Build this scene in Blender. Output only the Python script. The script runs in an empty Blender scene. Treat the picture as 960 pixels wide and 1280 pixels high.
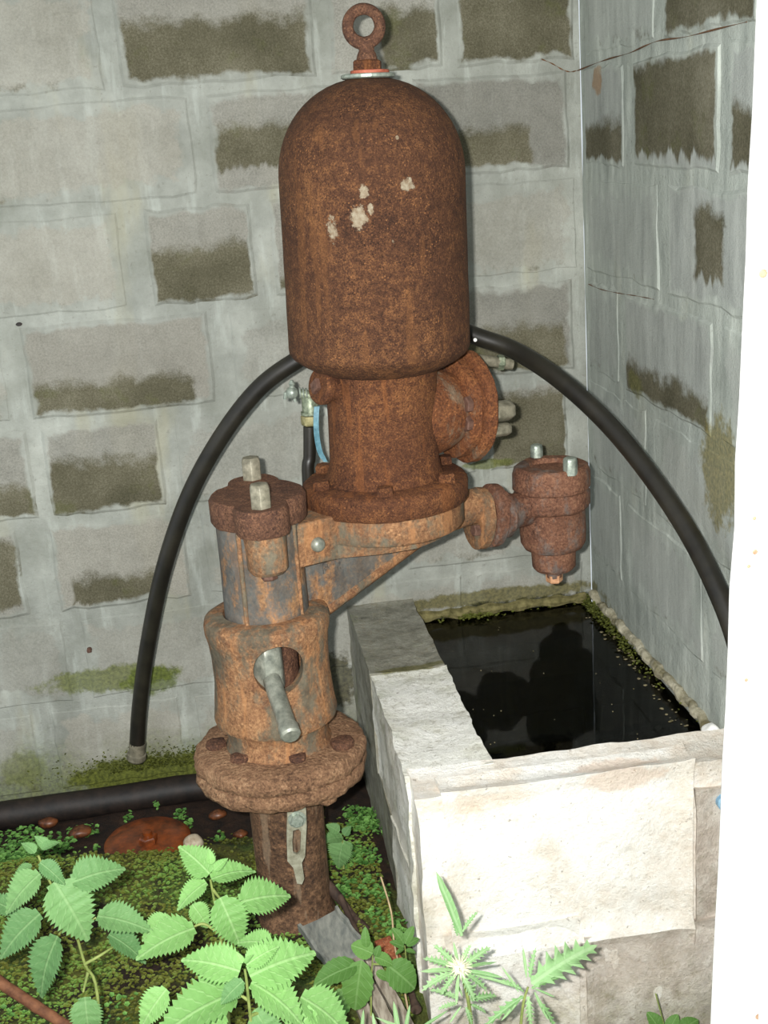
import bpy, bmesh, math, random
from mathutils import Vector, Matrix, noise
random.seed(7)
S = bpy.context.scene
COL = S.collection
V = Vector

# ------------------------------------------------------------------ camera
CAM = V((-.85593, -2.80693, 1.63671)); FPX = 1581.8
CR = V((.986769, -.14725, -.067856)); CU = V((.10711, .277861, .954631)); CF = V((.121715, .949269, -.289956))
cd = bpy.data.cameras.new('camera'); cam = bpy.data.objects.new('camera', cd); COL.objects.link(cam)
cd.sensor_fit = 'VERTICAL'; cd.sensor_height = 24.0; cd.lens = 24.0 * FPX / 1280; cd.clip_start = .02
M = Matrix((CR, CU, -CF)).transposed().to_4x4(); M.translation = CAM
cam.matrix_world = M
S.camera = cam

# ------------------------------------------------------------------ view, sky, lights
S.view_settings.view_transform = 'Standard'; S.view_settings.look = 'None'
S.view_settings.exposure = 0.0; S.view_settings.gamma = 1.0; S.view_settings.use_curve_mapping = False
W = bpy.data.worlds.new('overcast'); S.world = W; W.use_nodes = True
W.node_tree.nodes['Background'].inputs[0].default_value = (.86, .94, 1.0, 1)
W.node_tree.nodes['Background'].inputs[1].default_value = .85
fl = bpy.data.lights.new('camera_flash', 'AREA'); fl.shape = 'RECTANGLE'; fl.size = .035; fl.size_y = .022
fl.energy = 80; fl.color = (1, .99, .965)
flo = bpy.data.objects.new('camera_flash', fl); COL.objects.link(flo)
FM = M.copy(); FM.translation = CAM - CR * .065 + CU * .03 + CF * .01
flo.matrix_world = FM

def ray(x, y): return CF + CR * ((x - 480) / FPX) - CU * ((y - 640) / FPX)
def at(x, y, Y):
    d = ray(x, y); return CAM + d * ((Y - CAM.y) / d.y)
def atx(x, y, X):
    d = ray(x, y); return CAM + d * ((X - CAM.x) / d.x)
def atz(x, y, Z):
    d = ray(x, y); return CAM + d * ((Z - CAM.z) / d.z)

# ------------------------------------------------------------------ node helpers
class NT:
    def __init__(s, name):
        s.m = bpy.data.materials.new(name); s.m.use_nodes = True; s.t = s.m.node_tree
        s.n = s.t.nodes; s.l = s.t.links; s.b = s.n['Principled BSDF']; s.out = s.n['Material Output']
    def set(s, inp, v):
        if hasattr(v, 'is_linked') or isinstance(v, bpy.types.NodeSocket): s.l.new(v, inp)
        else:
            if isinstance(v, (tuple, list)) and len(v) == 3 and inp.type == 'RGBA': v = (*v, 1)
            inp.default_value = v
    def node(s, typ, **kw):
        n = s.n.new(typ)
        for k, v in kw.items(): setattr(n, k, v)
        return n
    def obj(s): return s.node('ShaderNodeTexCoord').outputs['Object']
    def pos(s): return s.node('ShaderNodeNewGeometry').outputs['Position']
    def mapv(s, v, sc=(1, 1, 1), loc=(0, 0, 0), rot=(0, 0, 0)):
        n = s.node('ShaderNodeMapping'); s.l.new(v, n.inputs[0]); n.inputs['Scale'].default_value = sc
        n.inputs['Location'].default_value = loc; n.inputs['Rotation'].default_value = rot; return n.outputs[0]
    def noise(s, v, scale, detail=5, rough=.6, dist=0):
        n = s.node('ShaderNodeTexNoise'); s.l.new(v, n.inputs['Vector']); n.inputs['Scale'].default_value = scale
        n.inputs['Detail'].default_value = detail; n.inputs['Roughness'].default_value = rough; n.inputs['Distortion'].default_value = dist
        return n.outputs['Fac']
    def vor(s, v, scale):
        n = s.node('ShaderNodeTexVoronoi'); s.l.new(v, n.inputs['Vector']); n.inputs['Scale'].default_value = scale; return n.outputs['Distance']
    def ramp(s, f, stops):
        n = s.node('ShaderNodeValToRGB'); s.set(n.inputs[0], f); e = n.color_ramp.elements
        while len(e) < len(stops): e.new(.5)
        for i, (p, c) in enumerate(stops): e[i].position = p; e[i].color = (*c, 1) if len(c) == 3 else c
        return n.outputs[0]
    def mask(s, f, a, b):
        n = s.node('ShaderNodeMapRange'); n.interpolation_type = 'SMOOTHSTEP'; s.set(n.inputs[0], f); s.set(n.inputs[1], a); s.set(n.inputs[2], b); return n.outputs[0]
    def math(s, op, a, b=0.0, c=None):
        n = s.node('ShaderNodeMath', operation=op); s.set(n.inputs[0], a); s.set(n.inputs[1], b)
        if c is not None: s.set(n.inputs[2], c)
        return n.outputs[0]
    def mix(s, f, a, b, mode='MIX'):
        n = s.node('ShaderNodeMix', data_type='RGBA', blend_type=mode); s.set(n.inputs[0], f); s.set(n.inputs[6], a); s.set(n.inputs[7], b); return n.outputs[2]
    def sep(s, v):
        n = s.node('ShaderNodeSeparateXYZ'); s.l.new(v, n.inputs[0]); return n.outputs
    def attr(s, name):
        n = s.node('ShaderNodeAttribute'); n.attribute_name = name; return n.outputs
    def bump(s, h, strength=.5, dist=.002):
        n = s.node('ShaderNodeBump'); s.set(n.inputs['Height'], h); n.inputs['Strength'].default_value = strength
        n.inputs['Distance'].default_value = dist; s.l.new(n.outputs[0], s.b.inputs['Normal'])
    def done(s, col, rough=.8, metal=0.0, spec=.5):
        s.set(s.b.inputs['Base Color'], col); s.set(s.b.inputs['Roughness'], rough); s.set(s.b.inputs['Metallic'], metal)
        s.set(s.b.inputs['Specular IOR Level'], spec); return s.m
def C(r, g, b):
    f = lambda u: (u / 255 / 12.92) if u / 255 <= .04045 else ((u / 255 + .055) / 1.055) ** 2.4
    return (f(r), f(g), f(b))

def rust(name, dark, mid, light, paint=None, pamt=0.0, scale=60, streak=None, stre=0.0, bumpd=.0025, speck=.6, chips=None):
    t = NT(name); o = t.obj()
    a = t.noise(o, scale, 8, .8); b = t.noise(o, scale * .12, 4, .6); g_ = t.noise(o, scale * 4.5, 3, .8)
    f = t.math('ADD', t.math('ADD', t.math('MULTIPLY', a, .4), t.math('MULTIPLY', b, .2)), t.math('MULTIPLY', g_, .4))
    c = t.ramp(f, [(.40, dark), (.5, mid), (.60, light)])
    sp = t.mask(t.noise(o, scale * 4, 4, .7), .54, .64)
    c = t.mix(t.math('MULTIPLY', sp, speck), c, tuple(x * .22 for x in dark))
    dots = t.mask(t.vor(o, scale * 2.6), .34, .12); gate = t.mask(t.noise(o, scale * .5, 3), .44, .56)
    c = t.mix(t.math('MULTIPLY', t.math('MULTIPLY', dots, gate), speck), c, tuple(x * .15 for x in dark))
    lt = t.mask(t.vor(t.mapv(o, (1, 1, 1), (3.1, 1.7, .9)), scale * 2.2), .30, .12)
    c = t.mix(t.math('MULTIPLY', t.math('MULTIPLY', lt, t.mask(t.noise(o, scale * .4, 3), .50, .60)), speck * .9), c, tuple(min(1, x * 1.35) for x in light))
    big = t.mask(t.noise(o, 7, 5, .65), .42, .62)
    c = t.mix(t.math('MULTIPLY', big, .25), c, mid, 'MIX')
    if streak:
        z = t.mapv(o, (1, 1, .12))
        st = t.mask(t.noise(z, 34, 4, .6), .56, .62)
        c = t.mix(t.math('MULTIPLY', st, stre), c, streak)
    pm = None
    if paint:
        z = t.mapv(o, (1, 1, .55))
        pm = t.mask(t.math('ADD', t.noise(z, 17, 7, .68), t.math('MULTIPLY', t.noise(o, 150, 3), .12)), .62 - pamt, .78 - pamt)
        pc = t.ramp(t.noise(z, 30, 5, .7), [(.35, tuple(x * .45 for x in paint)), (.65, paint)])
        c = t.mix(t.math('MULTIPLY', pm, .78), c, pc)
    if chips:
        # flaked-off spots at their own places on the shell
        for (p, r, zs) in chips:
            d = t.node('ShaderNodeVectorMath', operation='SUBTRACT'); t.l.new(o, d.inputs[0]); d.inputs[1].default_value = p
            e = t.node('ShaderNodeVectorMath', operation='LENGTH'); t.l.new(t.mapv(d.outputs[0], (1, .5, zs)), e.inputs[0])
            k = t.math('ADD', e.outputs['Value'], t.math('MULTIPLY', t.math('SUBTRACT', t.noise(o, 95, 5, .7), .5), r * 1.9))
            mk = t.mask(k, r, r * .75)
            c = t.mix(mk, c, t.ramp(t.noise(o, 120, 4), [(.3, C(120, 98, 74)), (.7, C(164, 154, 132))]))
    h = t.math('ADD', t.noise(o, scale * 2.2, 7, .8), t.math('MULTIPLY', t.vor(o, scale * 3), .5))
    t.bump(h, .9, bumpd)
    return t.done(c, .82, 0, .25)

def plain(name, a, b, scale=60, rough=.6, metal=0.0, bumpd=.0005, sc=(1, 1, 1), spec=.4):
    t = NT(name); o = t.mapv(t.obj(), sc); n = t.noise(o, scale, 6, .65)
    c = t.ramp(n, [(.33, a), (.67, b)]); t.bump(n, .6, bumpd)
    return t.done(c, rough, metal, spec)

# ------------------------------------------------------------------ masonry material (attributes give every block its own wear)
MORT_A, MORT_B = C(182, 185, 178), C(154, 157, 150)
def mortar_color(t, p, cool=0.0, lime=0.0):
    n = t.noise(p, 6, 6, .65); n2 = t.noise(t.mapv(p, (1, 1, .18)), 26, 5, .6)
    c = t.ramp(n, [(.3, C(130, 133, 124)), (.5, MORT_B), (.72, MORT_A)])
    dr = t.mask(n2, .52, .68)
    c = t.mix(t.math('MULTIPLY', dr, .4), c, C(198, 204, 198))
    ye = t.mask(t.noise(t.mapv(p, (1, 1, .3)), 5.3, 4), .55, .68)
    c = t.mix(t.math('MULTIPLY', ye, .38), c, C(176, 170, 140))
    if cool: c = t.mix(cool, c, t.ramp(n2, [(.3, C(146, 155, 150)), (.7, C(206, 214, 206))]))
    wash = t.ramp(t.noise(p, 2.6, 4, .6), [(.38, (.82, .82, .80)), (.62, (1.06, 1.05, 1.02))])
    c = t.mix(1.0, c, wash, 'MULTIPLY')
    c = t.mix(t.math('MULTIPLY', t.mask(t.noise(p, 75, 4, .7), .6, .68), .35), c, C(112, 110, 100))
    return c
def moss_low(t, c, p, z0, z1, amt):
    z = t.sep(p)[2]
    m = t.mask(t.math('ADD', z, t.math('MULTIPLY', t.math('SUBTRACT', t.noise(p, 7, 6, .7), .5), .32)), z1, z0)
    g = t.ramp(t.noise(p, 90, 4, .7), [(.35, C(52, 58, 22)), (.65, C(112, 122, 58))])
    return t.mix(t.math('MULTIPLY', m, amt), c, g)
def patches(t, c, p, lst):
    """weathered / mossy stains with their own shape: (centre, radii, colour a, colour b, strength)"""
    for (q, r, ca, cb, am) in lst:
        d = t.node('ShaderNodeVectorMath', operation='SUBTRACT'); t.l.new(p, d.inputs[0]); d.inputs[1].default_value = q
        e = t.node('ShaderNodeVectorMath', operation='LENGTH'); t.l.new(t.mapv(d.outputs[0], (1 / r[0], 1 / r[1], 1 / r[2])), e.inputs[0])
        k = t.math('ADD', e.outputs['Value'], t.math('MULTIPLY', t.math('SUBTRACT', t.noise(p, 24, 6, .7), .5), 1.5))
        c = t.mix(t.math('MULTIPLY', t.mask(k, 1.05, .7), am), c, t.ramp(t.noise(p, 120, 3), [(.3, ca), (.7, cb)]))
    return c
def block_mat(name, cool=0.0, drip=.25):
    t = NT(name); p = t.pos()
    A = t.node('ShaderNodeSeparateColor'); t.l.new(t.attr('wear')[0], A.inputs[0])
    lo, hi, tone = A.outputs[0], A.outputs[1], A.outputs[2]
    B = t.node('ShaderNodeSeparateColor'); t.l.new(t.attr('wear2')[0], B.inputs[0])
    xl, xr, warm = B.outputs[0], B.outputs[1], B.outputs[2]
    uv = t.sep(t.attr('frac')[1])
    u, v, front = uv[0], uv[1], uv[2]
    fine = t.noise(p, 240, 4, .8); mid = t.noise(p, 11, 7, .68)
    stone = t.ramp(t.math('ADD', t.math('MULTIPLY', fine, .6), t.math('MULTIPLY', mid, .4)),
                   [(.34, C(110, 108, 100)), (.5, C(150, 148, 138)), (.66, C(178, 175, 164))])
    stone = t.mix(warm, stone, t.mix(.4, stone, C(180, 168, 148)))
    dk = t.node('ShaderNodeVectorMath', operation='SCALE'); t.l.new(stone, dk.inputs[0]); t.l.new(t.math('MULTIPLY_ADD', tone, 1.0, .35), dk.inputs['Scale'])
    stone = dk.outputs[0]
    if cool: stone = t.mix(cool, stone, t.ramp(t.noise(t.mapv(p, (1, 1, .15)), 30, 5), [(.3, C(140, 147, 144)), (.7, C(200, 206, 200))]))
    stone = t.mix(t.math('MULTIPLY_ADD', t.mask(hi, .0, .1), -.25, .42), stone, mortar_color(t, p, cool))
    # mortar smeared over the edges
    eu = t.math('MINIMUM', u, t.math('SUBTRACT', 1.0, u)); ev = t.math('MINIMUM', v, t.math('SUBTRACT', 1.0, v))
    e = t.math('MINIMUM', t.math('MULTIPLY', eu, 2.0), ev)
    sm = t.mask(t.math('ADD', e, t.math('MULTIPLY', t.math('SUBTRACT', t.math('ADD', t.math('MULTIPLY', t.noise(p, 5.5, 3, .6), .55), t.math('MULTIPLY', t.noise(p, 22, 6, .7), .45)), .5), t.math('MULTIPLY_ADD', t.mask(hi, .0, .1), -.6, 1.0))), t.math('MULTIPLY_ADD', t.mask(hi, .0, .1), -.09, .15), t.math('MULTIPLY_ADD', t.mask(hi, .0, .1), -.06, .06))
    # dark wet / mossy field
    w = t.math('MULTIPLY', t.math('SUBTRACT', t.noise(p, 15, 6, .68), .5), .5)
    wd = t.math('MULTIPLY', t.math('SUBTRACT', t.noise(t.mapv(p, (1, 1, drip)), 34, 5, .65), .5), .45)
    vv = t.math('ADD', v, wd)
    s1 = t.mask(vv, t.math('SUBTRACT', lo, .04), t.math('ADD', lo, .04))
    s2 = t.mask(t.math('ADD', v, w), t.math('ADD', hi, .10), t.math('SUBTRACT', hi, .08))
    uu = t.math('ADD', u, t.math('MULTIPLY', w, .3))
    s3 = t.mask(uu, t.math('SUBTRACT', xl, .02), t.math('ADD', xl, .02)); s4 = t.mask(uu, t.math('ADD', xr, .02), t.math('SUBTRACT', xr, .02))
    st = t.math('MULTIPLY', t.math('MULTIPLY', s1, s2), t.math('MULTIPLY', s3, s4))
    dark = t.ramp(t.math('ADD', t.math('MULTIPLY', fine, .5), t.math('MULTIPLY', t.noise(p, 5, 4), .5)), [(.36, C(66, 64, 48)), (.5, C(96, 92, 74)), (.66, C(130, 126, 108))])
    gr = t.mask(t.noise(p, 8.5, 5, .7), .55, .68)
    dark = t.mix(t.math('MULTIPLY', gr, .35), dark, C(88, 92, 48))
    c = t.mix(st, stone, dark)
    c = t.mix(t.math('MULTIPLY', sm, .93), c, mortar_color(t, p, cool))
    c = moss_low(t, c, p, .16, .34, .7)
    c = patches(t, c, p, PATCH)
    t.bump(t.math('ADD', t.math('MULTIPLY', fine, .7), t.math('MULTIPLY', mid, 1.5)), .8, .003)
    return t.done(c, .88, 0, .2)
def mortar_mat(name, cool=0.0):
    t = NT(name); p = t.pos(); c = mortar_color(t, p, cool)
    c = moss_low(t, c, p, .16, .34, .7); c = patches(t, c, p, PATCH)
    t.bump(t.math('ADD', t.noise(p, 35, 8, .75), t.math('MULTIPLY', t.noise(p, 200, 3), .3)), .8, .005)
    return t.done(c, .88, 0, .2)
MG1, MG2 = C(70, 78, 26), C(118, 124, 60)
def P3(x, y, Y=0.0): return tuple(at(x, y, Y))
PATCH = [
    (P3(345, 0 + 905), (.001 + .12, .3, .02), MG1, MG2, .0),
    (P3(140, 848), (.17, .3, .035), MG1, MG2, .75), (P3(190, 850), (.07, .3, .04), C(60, 70, 20), C(104, 118, 40), .75),
    (P3(180, 965), (.20, .3, .05), C(58, 64, 20), C(110, 116, 46), .95),
    (P3(30, 960), (.06, .3, .05), MG1, MG2, .5),
    (P3(20, 790), (.1, .3, .05), C(120, 122, 112), C(150, 150, 140), .4),
    (P3(620, 745), (.3, .3, .022), C(70, 66, 26), C(120, 112, 60), .8),
    (P3(640, 762), (.3, .3, .03), C(26, 26, 12), C(58, 58, 26), .9),
    (P3(610, 580), (.07, .3, .012), MG1, MG2, .7),
    (tuple(atx(900, 590, 0)), (.3, .09, .11), C(84, 82, 34), C(140, 128, 74), .75),
    (tuple(atx(795, 480, 0)), (.3, .05, .03), C(76, 76, 40), C(120, 118, 70), .7),
    (tuple(atx(748, 100, 0)), (.3, .035, .03), C(140, 96, 44), C(160, 120, 70), .6),
    (P3(420, 850), (.05, .3, .08), C(46, 42, 26), C(92, 88, 60), .85),
]

# ------------------------------------------------------------------ mesh helpers
ROOT = {}
def off(parent):
    o = V((0, 0, 0)); p = parent
    while p is not None: o += p.location; p = p.parent
    return o
def obj(name, bm, mat, parent=None, label=None, smooth=None, cat=None, group=None, kind=None, origin=None):
    """bm is in world coordinates; link it as one mesh object under parent"""
    bmesh.ops.recalc_face_normals(bm, faces=bm.faces)
    if smooth is not None:
        for f in bm.faces: f.smooth = True
        for e in bm.edges:
            if len(e.link_faces) == 2 and e.calc_face_angle(0) > math.radians(smooth): e.smooth = False
    base = off(parent); loc = V((0, 0, 0))
    if parent is None and origin is not None: loc = V(origin); base = loc
    bmesh.ops.translate(bm, verts=bm.verts, vec=-base)
    me = bpy.data.meshes.new(name); bm.to_mesh(me); bm.free()
    if mat: me.materials.append(mat)
    o = bpy.data.objects.new(name, me); COL.objects.link(o); o.parent = parent; o.location = loc
    if label: o['label'] = label
    if cat: o['category'] = cat
    if group: o['group'] = group
    if kind: o['kind'] = kind
    return o
def thing(name, label, cat, loc, group=None, kind=None):
    o = bpy.data.objects.new(name, None); COL.objects.link(o); o.location = loc; o.empty_display_size = .05
    if label: o['label'] = label
    if cat: o['category'] = cat
    if group: o['group'] = group
    if kind: o['kind'] = kind
    return o
def basis(axis, hint=None):
    z = V(axis).normalized(); h = V(hint) if hint is not None else (V((1, 0, 0)) if abs(z.x) < .9 else V((0, 1, 0)))
    x = (h - z * h.dot(z)).normalized(); return x, z.cross(x), z
def lathe(bm, o, axis, prof, n=48, hint=None, fn=None, cap=True):
    """prof: list of (radius, height along axis). fn(theta, radius, h)->radius"""
    o = V(o); x, y, z = basis(axis, hint); rings = []
    for (r, h) in prof:
        ring = []
        for i in range(n):
            a = 2 * math.pi * i / n; rr = fn(a, r, h) if fn else r
            ring.append(bm.verts.new(o + z * h + (x * math.cos(a) + y * math.sin(a)) * rr))
        rings.append(ring)
    for a, b in zip(rings, rings[1:]):
        for i in range(n):
            j = (i + 1) % n; bm.faces.new((a[i], a[j], b[j], b[i]))
    if cap:
        bm.faces.new(rings[0][::-1]); bm.faces.new(rings[-1])
    return rings
def disc(r, z0, z1, b=.003):
    """bevelled disc profile"""
    return [(r - b, z0), (r, z0 + b), (r, z1 - b), (r - b, z1)]
def smoothpath(pts, m=8):
    pts = [V(p) for p in pts]; out = []
    for i in range(len(pts) - 1):
        p0 = pts[max(i - 1, 0)]; p1 = pts[i]; p2 = pts[i + 1]; p3 = pts[min(i + 2, len(pts) - 1)]
        for k in range(m):
            t = k / m; out.append(.5 * ((2 * p1) + (p2 - p0) * t + (2 * p0 - 5 * p1 + 4 * p2 - p3) * t * t + (3 * p1 - p0 - 3 * p2 + p3) * t ** 3))
    out.append(pts[-1]); return out
def tube(bm, pts, r, n=12, m=8, smooth=True):
    P = smoothpath(pts, m) if smooth and len(pts) > 2 else [V(p) for p in pts]; rings = []; x = None
    for i, p in enumerate(P):
        d = (P[min(i + 1, len(P) - 1)] - P[max(i - 1, 0)]).normalized()
        if x is None: x = basis(d)[0]
        x = (x - d * x.dot(d)).normalized(); y = d.cross(x)
        rr = r(i / (len(P) - 1)) if callable(r) else r
        rings.append([bm.verts.new(p + (x * math.cos(2 * math.pi * k / n) + y * math.sin(2 * math.pi * k / n)) * rr) for k in range(n)])
    for a, b in zip(rings, rings[1:]):
        for k in range(n):
            j = (k + 1) % n; bm.faces.new((a[k], a[j], b[j], b[k]))
    bm.faces.new(rings[0][::-1]); bm.faces.new(rings[-1])
def extrude_poly(bm, pts, vec):
    """closed prism from a planar 3D polygon"""
    a = [bm.verts.new(V(p)) for p in pts]; b = [bm.verts.new(V(p) + V(vec)) for p in pts]; n = len(a)
    bm.faces.new(a[::-1]); bm.faces.new(b)
    for i in range(n): bm.faces.new((a[i], a[(i + 1) % n], b[(i + 1) % n], b[i]))
def box(bm, x0, x1, y0, y1, z0, z1, sx=1, sy=1, sz=1):
    r = bmesh.ops.create_cube(bm, size=1); vs = r['verts']
    for v in vs:
        v.co = V((x0 + (v.co.x + .5) * (x1 - x0), y0 + (v.co.y + .5) * (y1 - y0), z0 + (v.co.z + .5) * (z1 - z0)))
    return vs
def gridbox(bm, x0, x1, y0, y1, z0, z1, step):
    nx, ny, nz = [max(1, round(abs(a) / step)) for a in (x1 - x0, y1 - y0, z1 - z0)]; d = {}
    def vert(i, j, k):
        key = (i, j, k)
        if key not in d: d[key] = bm.verts.new((x0 + (x1 - x0) * i / nx, y0 + (y1 - y0) * j / ny, z0 + (z1 - z0) * k / nz))
        return d[key]
    for i in range(nx):
        for j in range(ny):
            for k in (0, nz): bm.faces.new([vert(*q) for q in ((i, j, k), (i + 1, j, k), (i + 1, j + 1, k), (i, j + 1, k))])
    for i in range(nx):
        for k in range(nz):
            for j in (0, ny): bm.faces.new([vert(*q) for q in ((i, j, k), (i + 1, j, k), (i + 1, j, k + 1), (i, j, k + 1))])
    for j in range(ny):
        for k in range(nz):
            for i in (0, nx): bm.faces.new([vert(*q) for q in ((i, j, k), (i, j + 1, k), (i, j + 1, k + 1), (i, j, k + 1))])
def bevel(bm, w, seg=2, ang=30):
    bm.normal_update()
    es = [e for e in bm.edges if len(e.link_faces) == 2 and e.calc_face_angle(0) > math.radians(ang)]
    bmesh.ops.bevel(bm, geom=es, offset=w, segments=seg, affect='EDGES', profile=.6)
def rough(bm, amp, sc, seed=0, fine=0):
    o = V((seed * 3.7, seed * 1.3, seed * 9.1)); bm.normal_update()
    mv = [(v, noise.noise_vector(v.co * sc + o) * amp + (noise.noise_vector(v.co * sc * 4 + o) * amp * fine)) for v in bm.verts]
    for v, d in mv: v.co += d
def hexbolt(bm, o, axis, r, h, rot=0, washer=0, shank=0, sr=None):
    x, y, z = basis(axis); o = V(o)
    if shank: lathe(bm, o, axis, [(sr or r * .55, 0), (sr or r * .55, shank)], 16)
    b = shank * .0
    if washer: lathe(bm, o, axis, disc(r * 1.35, 0, washer, washer * .2), 24); b = washer
    prof = [(r, b), (r, b + h * .82), (r * .86, b + h)]
    x2 = x * math.cos(rot) + y * math.sin(rot)
    lathe(bm, o, axis, prof, 6, hint=x2)

# ------------------------------------------------------------------ materials
m_tank = rust('tank_rust', C(46, 29, 21), C(84, 54, 36), C(138, 94, 58), scale=75, bumpd=.0028, speck=.75, streak=C(128, 84, 48), stre=.25,
              chips=[(tuple(at(x, y, -.655) - V((-.805, -.6, .14))), r, z) for x, y, r, z in ((448, 272, .016, .7), (508, 231, .013, 1.1), (415, 288, .012, .42), (455, 240, .009, .7), (420, 368, .006, .4), (463, 262, .007, .45), (497, 172, .004, 1), (490, 300, .006, 1))])
m_neck = rust('neck_rust', C(52, 31, 22), C(94, 58, 37), C(146, 97, 58), scale=70, bumpd=.003, speck=.65, streak=C(150, 92, 48), stre=.25)
m_branch = rust('branch_rust', C(74, 46, 34), C(118, 72, 44), C(164, 108, 66), scale=50, paint=C(150, 138, 116), pamt=.02)
m_body = rust('body_rust', C(88, 58, 42), C(136, 98, 68), C(180, 138, 98), scale=38, paint=C(104, 106, 92), pamt=.11, streak=C(184, 130, 84), stre=.4, bumpd=.0018, speck=.5)
m_blue = rust('painted_rust', C(92, 62, 42), C(140, 104, 72), C(184, 138, 92), scale=30, paint=C(82, 96, 98), pamt=.2, streak=C(190, 132, 80), stre=.5, bumpd=.0015, speck=.35)
m_flange = rust('flange_rust', C(84, 60, 46), C(146, 110, 82), C(192, 154, 118), scale=42, bumpd=.008, speck=.45)
m_cap = rust('cap_rust', C(60, 42, 36), C(98, 68, 52), C(142, 102, 76), scale=55, bumpd=.004, speck=.6)
m_valve = rust('valve_rust', C(70, 46, 36), C(114, 78, 60), C(154, 112, 86), scale=45, paint=C(124, 118, 112), pamt=.06, bumpd=.002, speck=.45)
m_pipe = rust('pipe_rust', C(50, 38, 30), C(92, 68, 50), C(142, 108, 80), scale=30, streak=C(160, 140, 116), stre=.3, bumpd=.002)
m_steel = plain('old_steel', C(104, 100, 84), C(156, 150, 130), 70, .5, .25)
m_steel2 = plain('grey_steel', C(104, 108, 98), C(160, 162, 148), 60, .42, .3)
m_galv = plain('galvanised', C(112, 122, 112), C(178, 186, 172), 90, .4, .4)
m_darkn = plain('dark_nut', C(74, 50, 40), C(112, 82, 68), 90, .7, 0, .001)
m_hose = plain('black_rubber', C(22, 20, 16), C(40, 37, 29), 16, .42, 0, .0008, (1, 1, 1), .5)
m_hose2 = plain('wet_black_pipe', C(12, 10, 9), C(44, 34, 28), 30, .6, 0, .001)
m_brass = plain('verdigris_brass', C(88, 98, 80), C(160, 168, 142), 110, .45, .35)
m_lever = plain('blue_lever', C(60, 104, 118), C(110, 156, 168), 80, .5)
m_orange = plain('wet_orange_rust', C(62, 28, 8), C(134, 64, 22), 40, .35, 0, .001, (1, 1, 1), .6)
m_red = plain('red_gasket', C(140, 66, 48), C(190, 110, 84), 60, .7)
m_channel = plain('weathered_channel', C(96, 100, 96), C(146, 146, 136), 26, .6, .1, .001, (3, 1, 1))
m_plank = plain('weathered_wood', C(98, 84, 70), C(176, 166, 150), 16, .8, 0, .003, (6, 1, 1))
m_bark = plain('dark_bark', C(44, 32, 26), C(86, 68, 56), 40, .8, 0, .002)
m_stick = plain('brown_stick', C(72, 40, 24), C(128, 84, 56), 40, .8, 0, .002)
m_peb = plain('pale_pebble', C(140, 120, 96), C(200, 188, 164), 50, .75, 0, .001)
m_straw = plain('straw', C(150, 128, 96), C(186, 164, 128), 50, .8)
m_white = plain('white_plaster', C(232, 232, 226), C(250, 250, 246), 12, .85, 0, .003)
m_bluecap = plain('blue_plastic', C(100, 140, 170), C(150, 190, 210), 60, .4)

m_block = block_mat('back_blocks'); m_mort = mortar_mat('back_mortar')
m_blockr = block_mat('right_blocks', .6, .15); m_mortr = mortar_mat('right_mortar', .6)

def leaf_mat(name, a, b, vein):
    t = NT(name); uv = t.attr('frac')[1]; s = t.sep(uv)
    x = t.math('ABSOLUTE', s[0]); y = s[1]
    k = t.math('SUBTRACT', y, t.math('MULTIPLY', x, .75))
    w = t.math('FRACT', t.math('MULTIPLY', k, 7.0))
    vn = t.mask(t.math('ABSOLUTE', t.math('SUBTRACT', w, .5)), .1, .02)
    mr = t.mask(x, .03, .008)
    v = t.math('MAXIMUM', t.math('MULTIPLY', vn, .55), mr)
    oi = t.node('ShaderNodeObjectInfo').outputs['Random']
    c = t.mix(oi, a, b); c = t.mix(t.math('MULTIPLY', t.noise(t.obj(), 9, 4), .35), c, tuple(q * .6 for q in a))
    c = t.mix(t.math('MULTIPLY', v, .35), c, vein)
    t.bump(t.math('SUBTRACT', t.math('MULTIPLY', t.noise(t.obj(), 14, 4), .6), t.math('MULTIPLY', v, .5)), .4, .004)
    t.done(c, .55, 0, .3)
    tr = t.node('ShaderNodeBsdfTranslucent'); t.l.new(c, tr.inputs[0])
    mx = t.node('ShaderNodeMixShader'); mx.inputs[0].default_value = .3
    t.l.new(t.b.outputs[0], mx.inputs[1]); t.l.new(tr.outputs[0], mx.inputs[2]); t.l.new(mx.outputs[0], t.out.inputs[0])
    return t.m
m_net = leaf_mat('nettle_leaf', C(104, 148, 92), C(132, 176, 110), C(166, 200, 140))
m_net2 = leaf_mat('young_nettle_leaf', C(128, 176, 100), C(150, 200, 118), C(190, 222, 160))
m_weed = leaf_mat('weed_leaf', C(86, 128, 60), C(112, 156, 78), C(150, 186, 120))
m_thl = leaf_mat('thistle_leaf', C(134, 180, 116), C(174, 212, 152), C(196, 220, 176))
m_stem = plain('green_stem', C(104, 120, 60), C(150, 160, 92), 40, .6)

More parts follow.
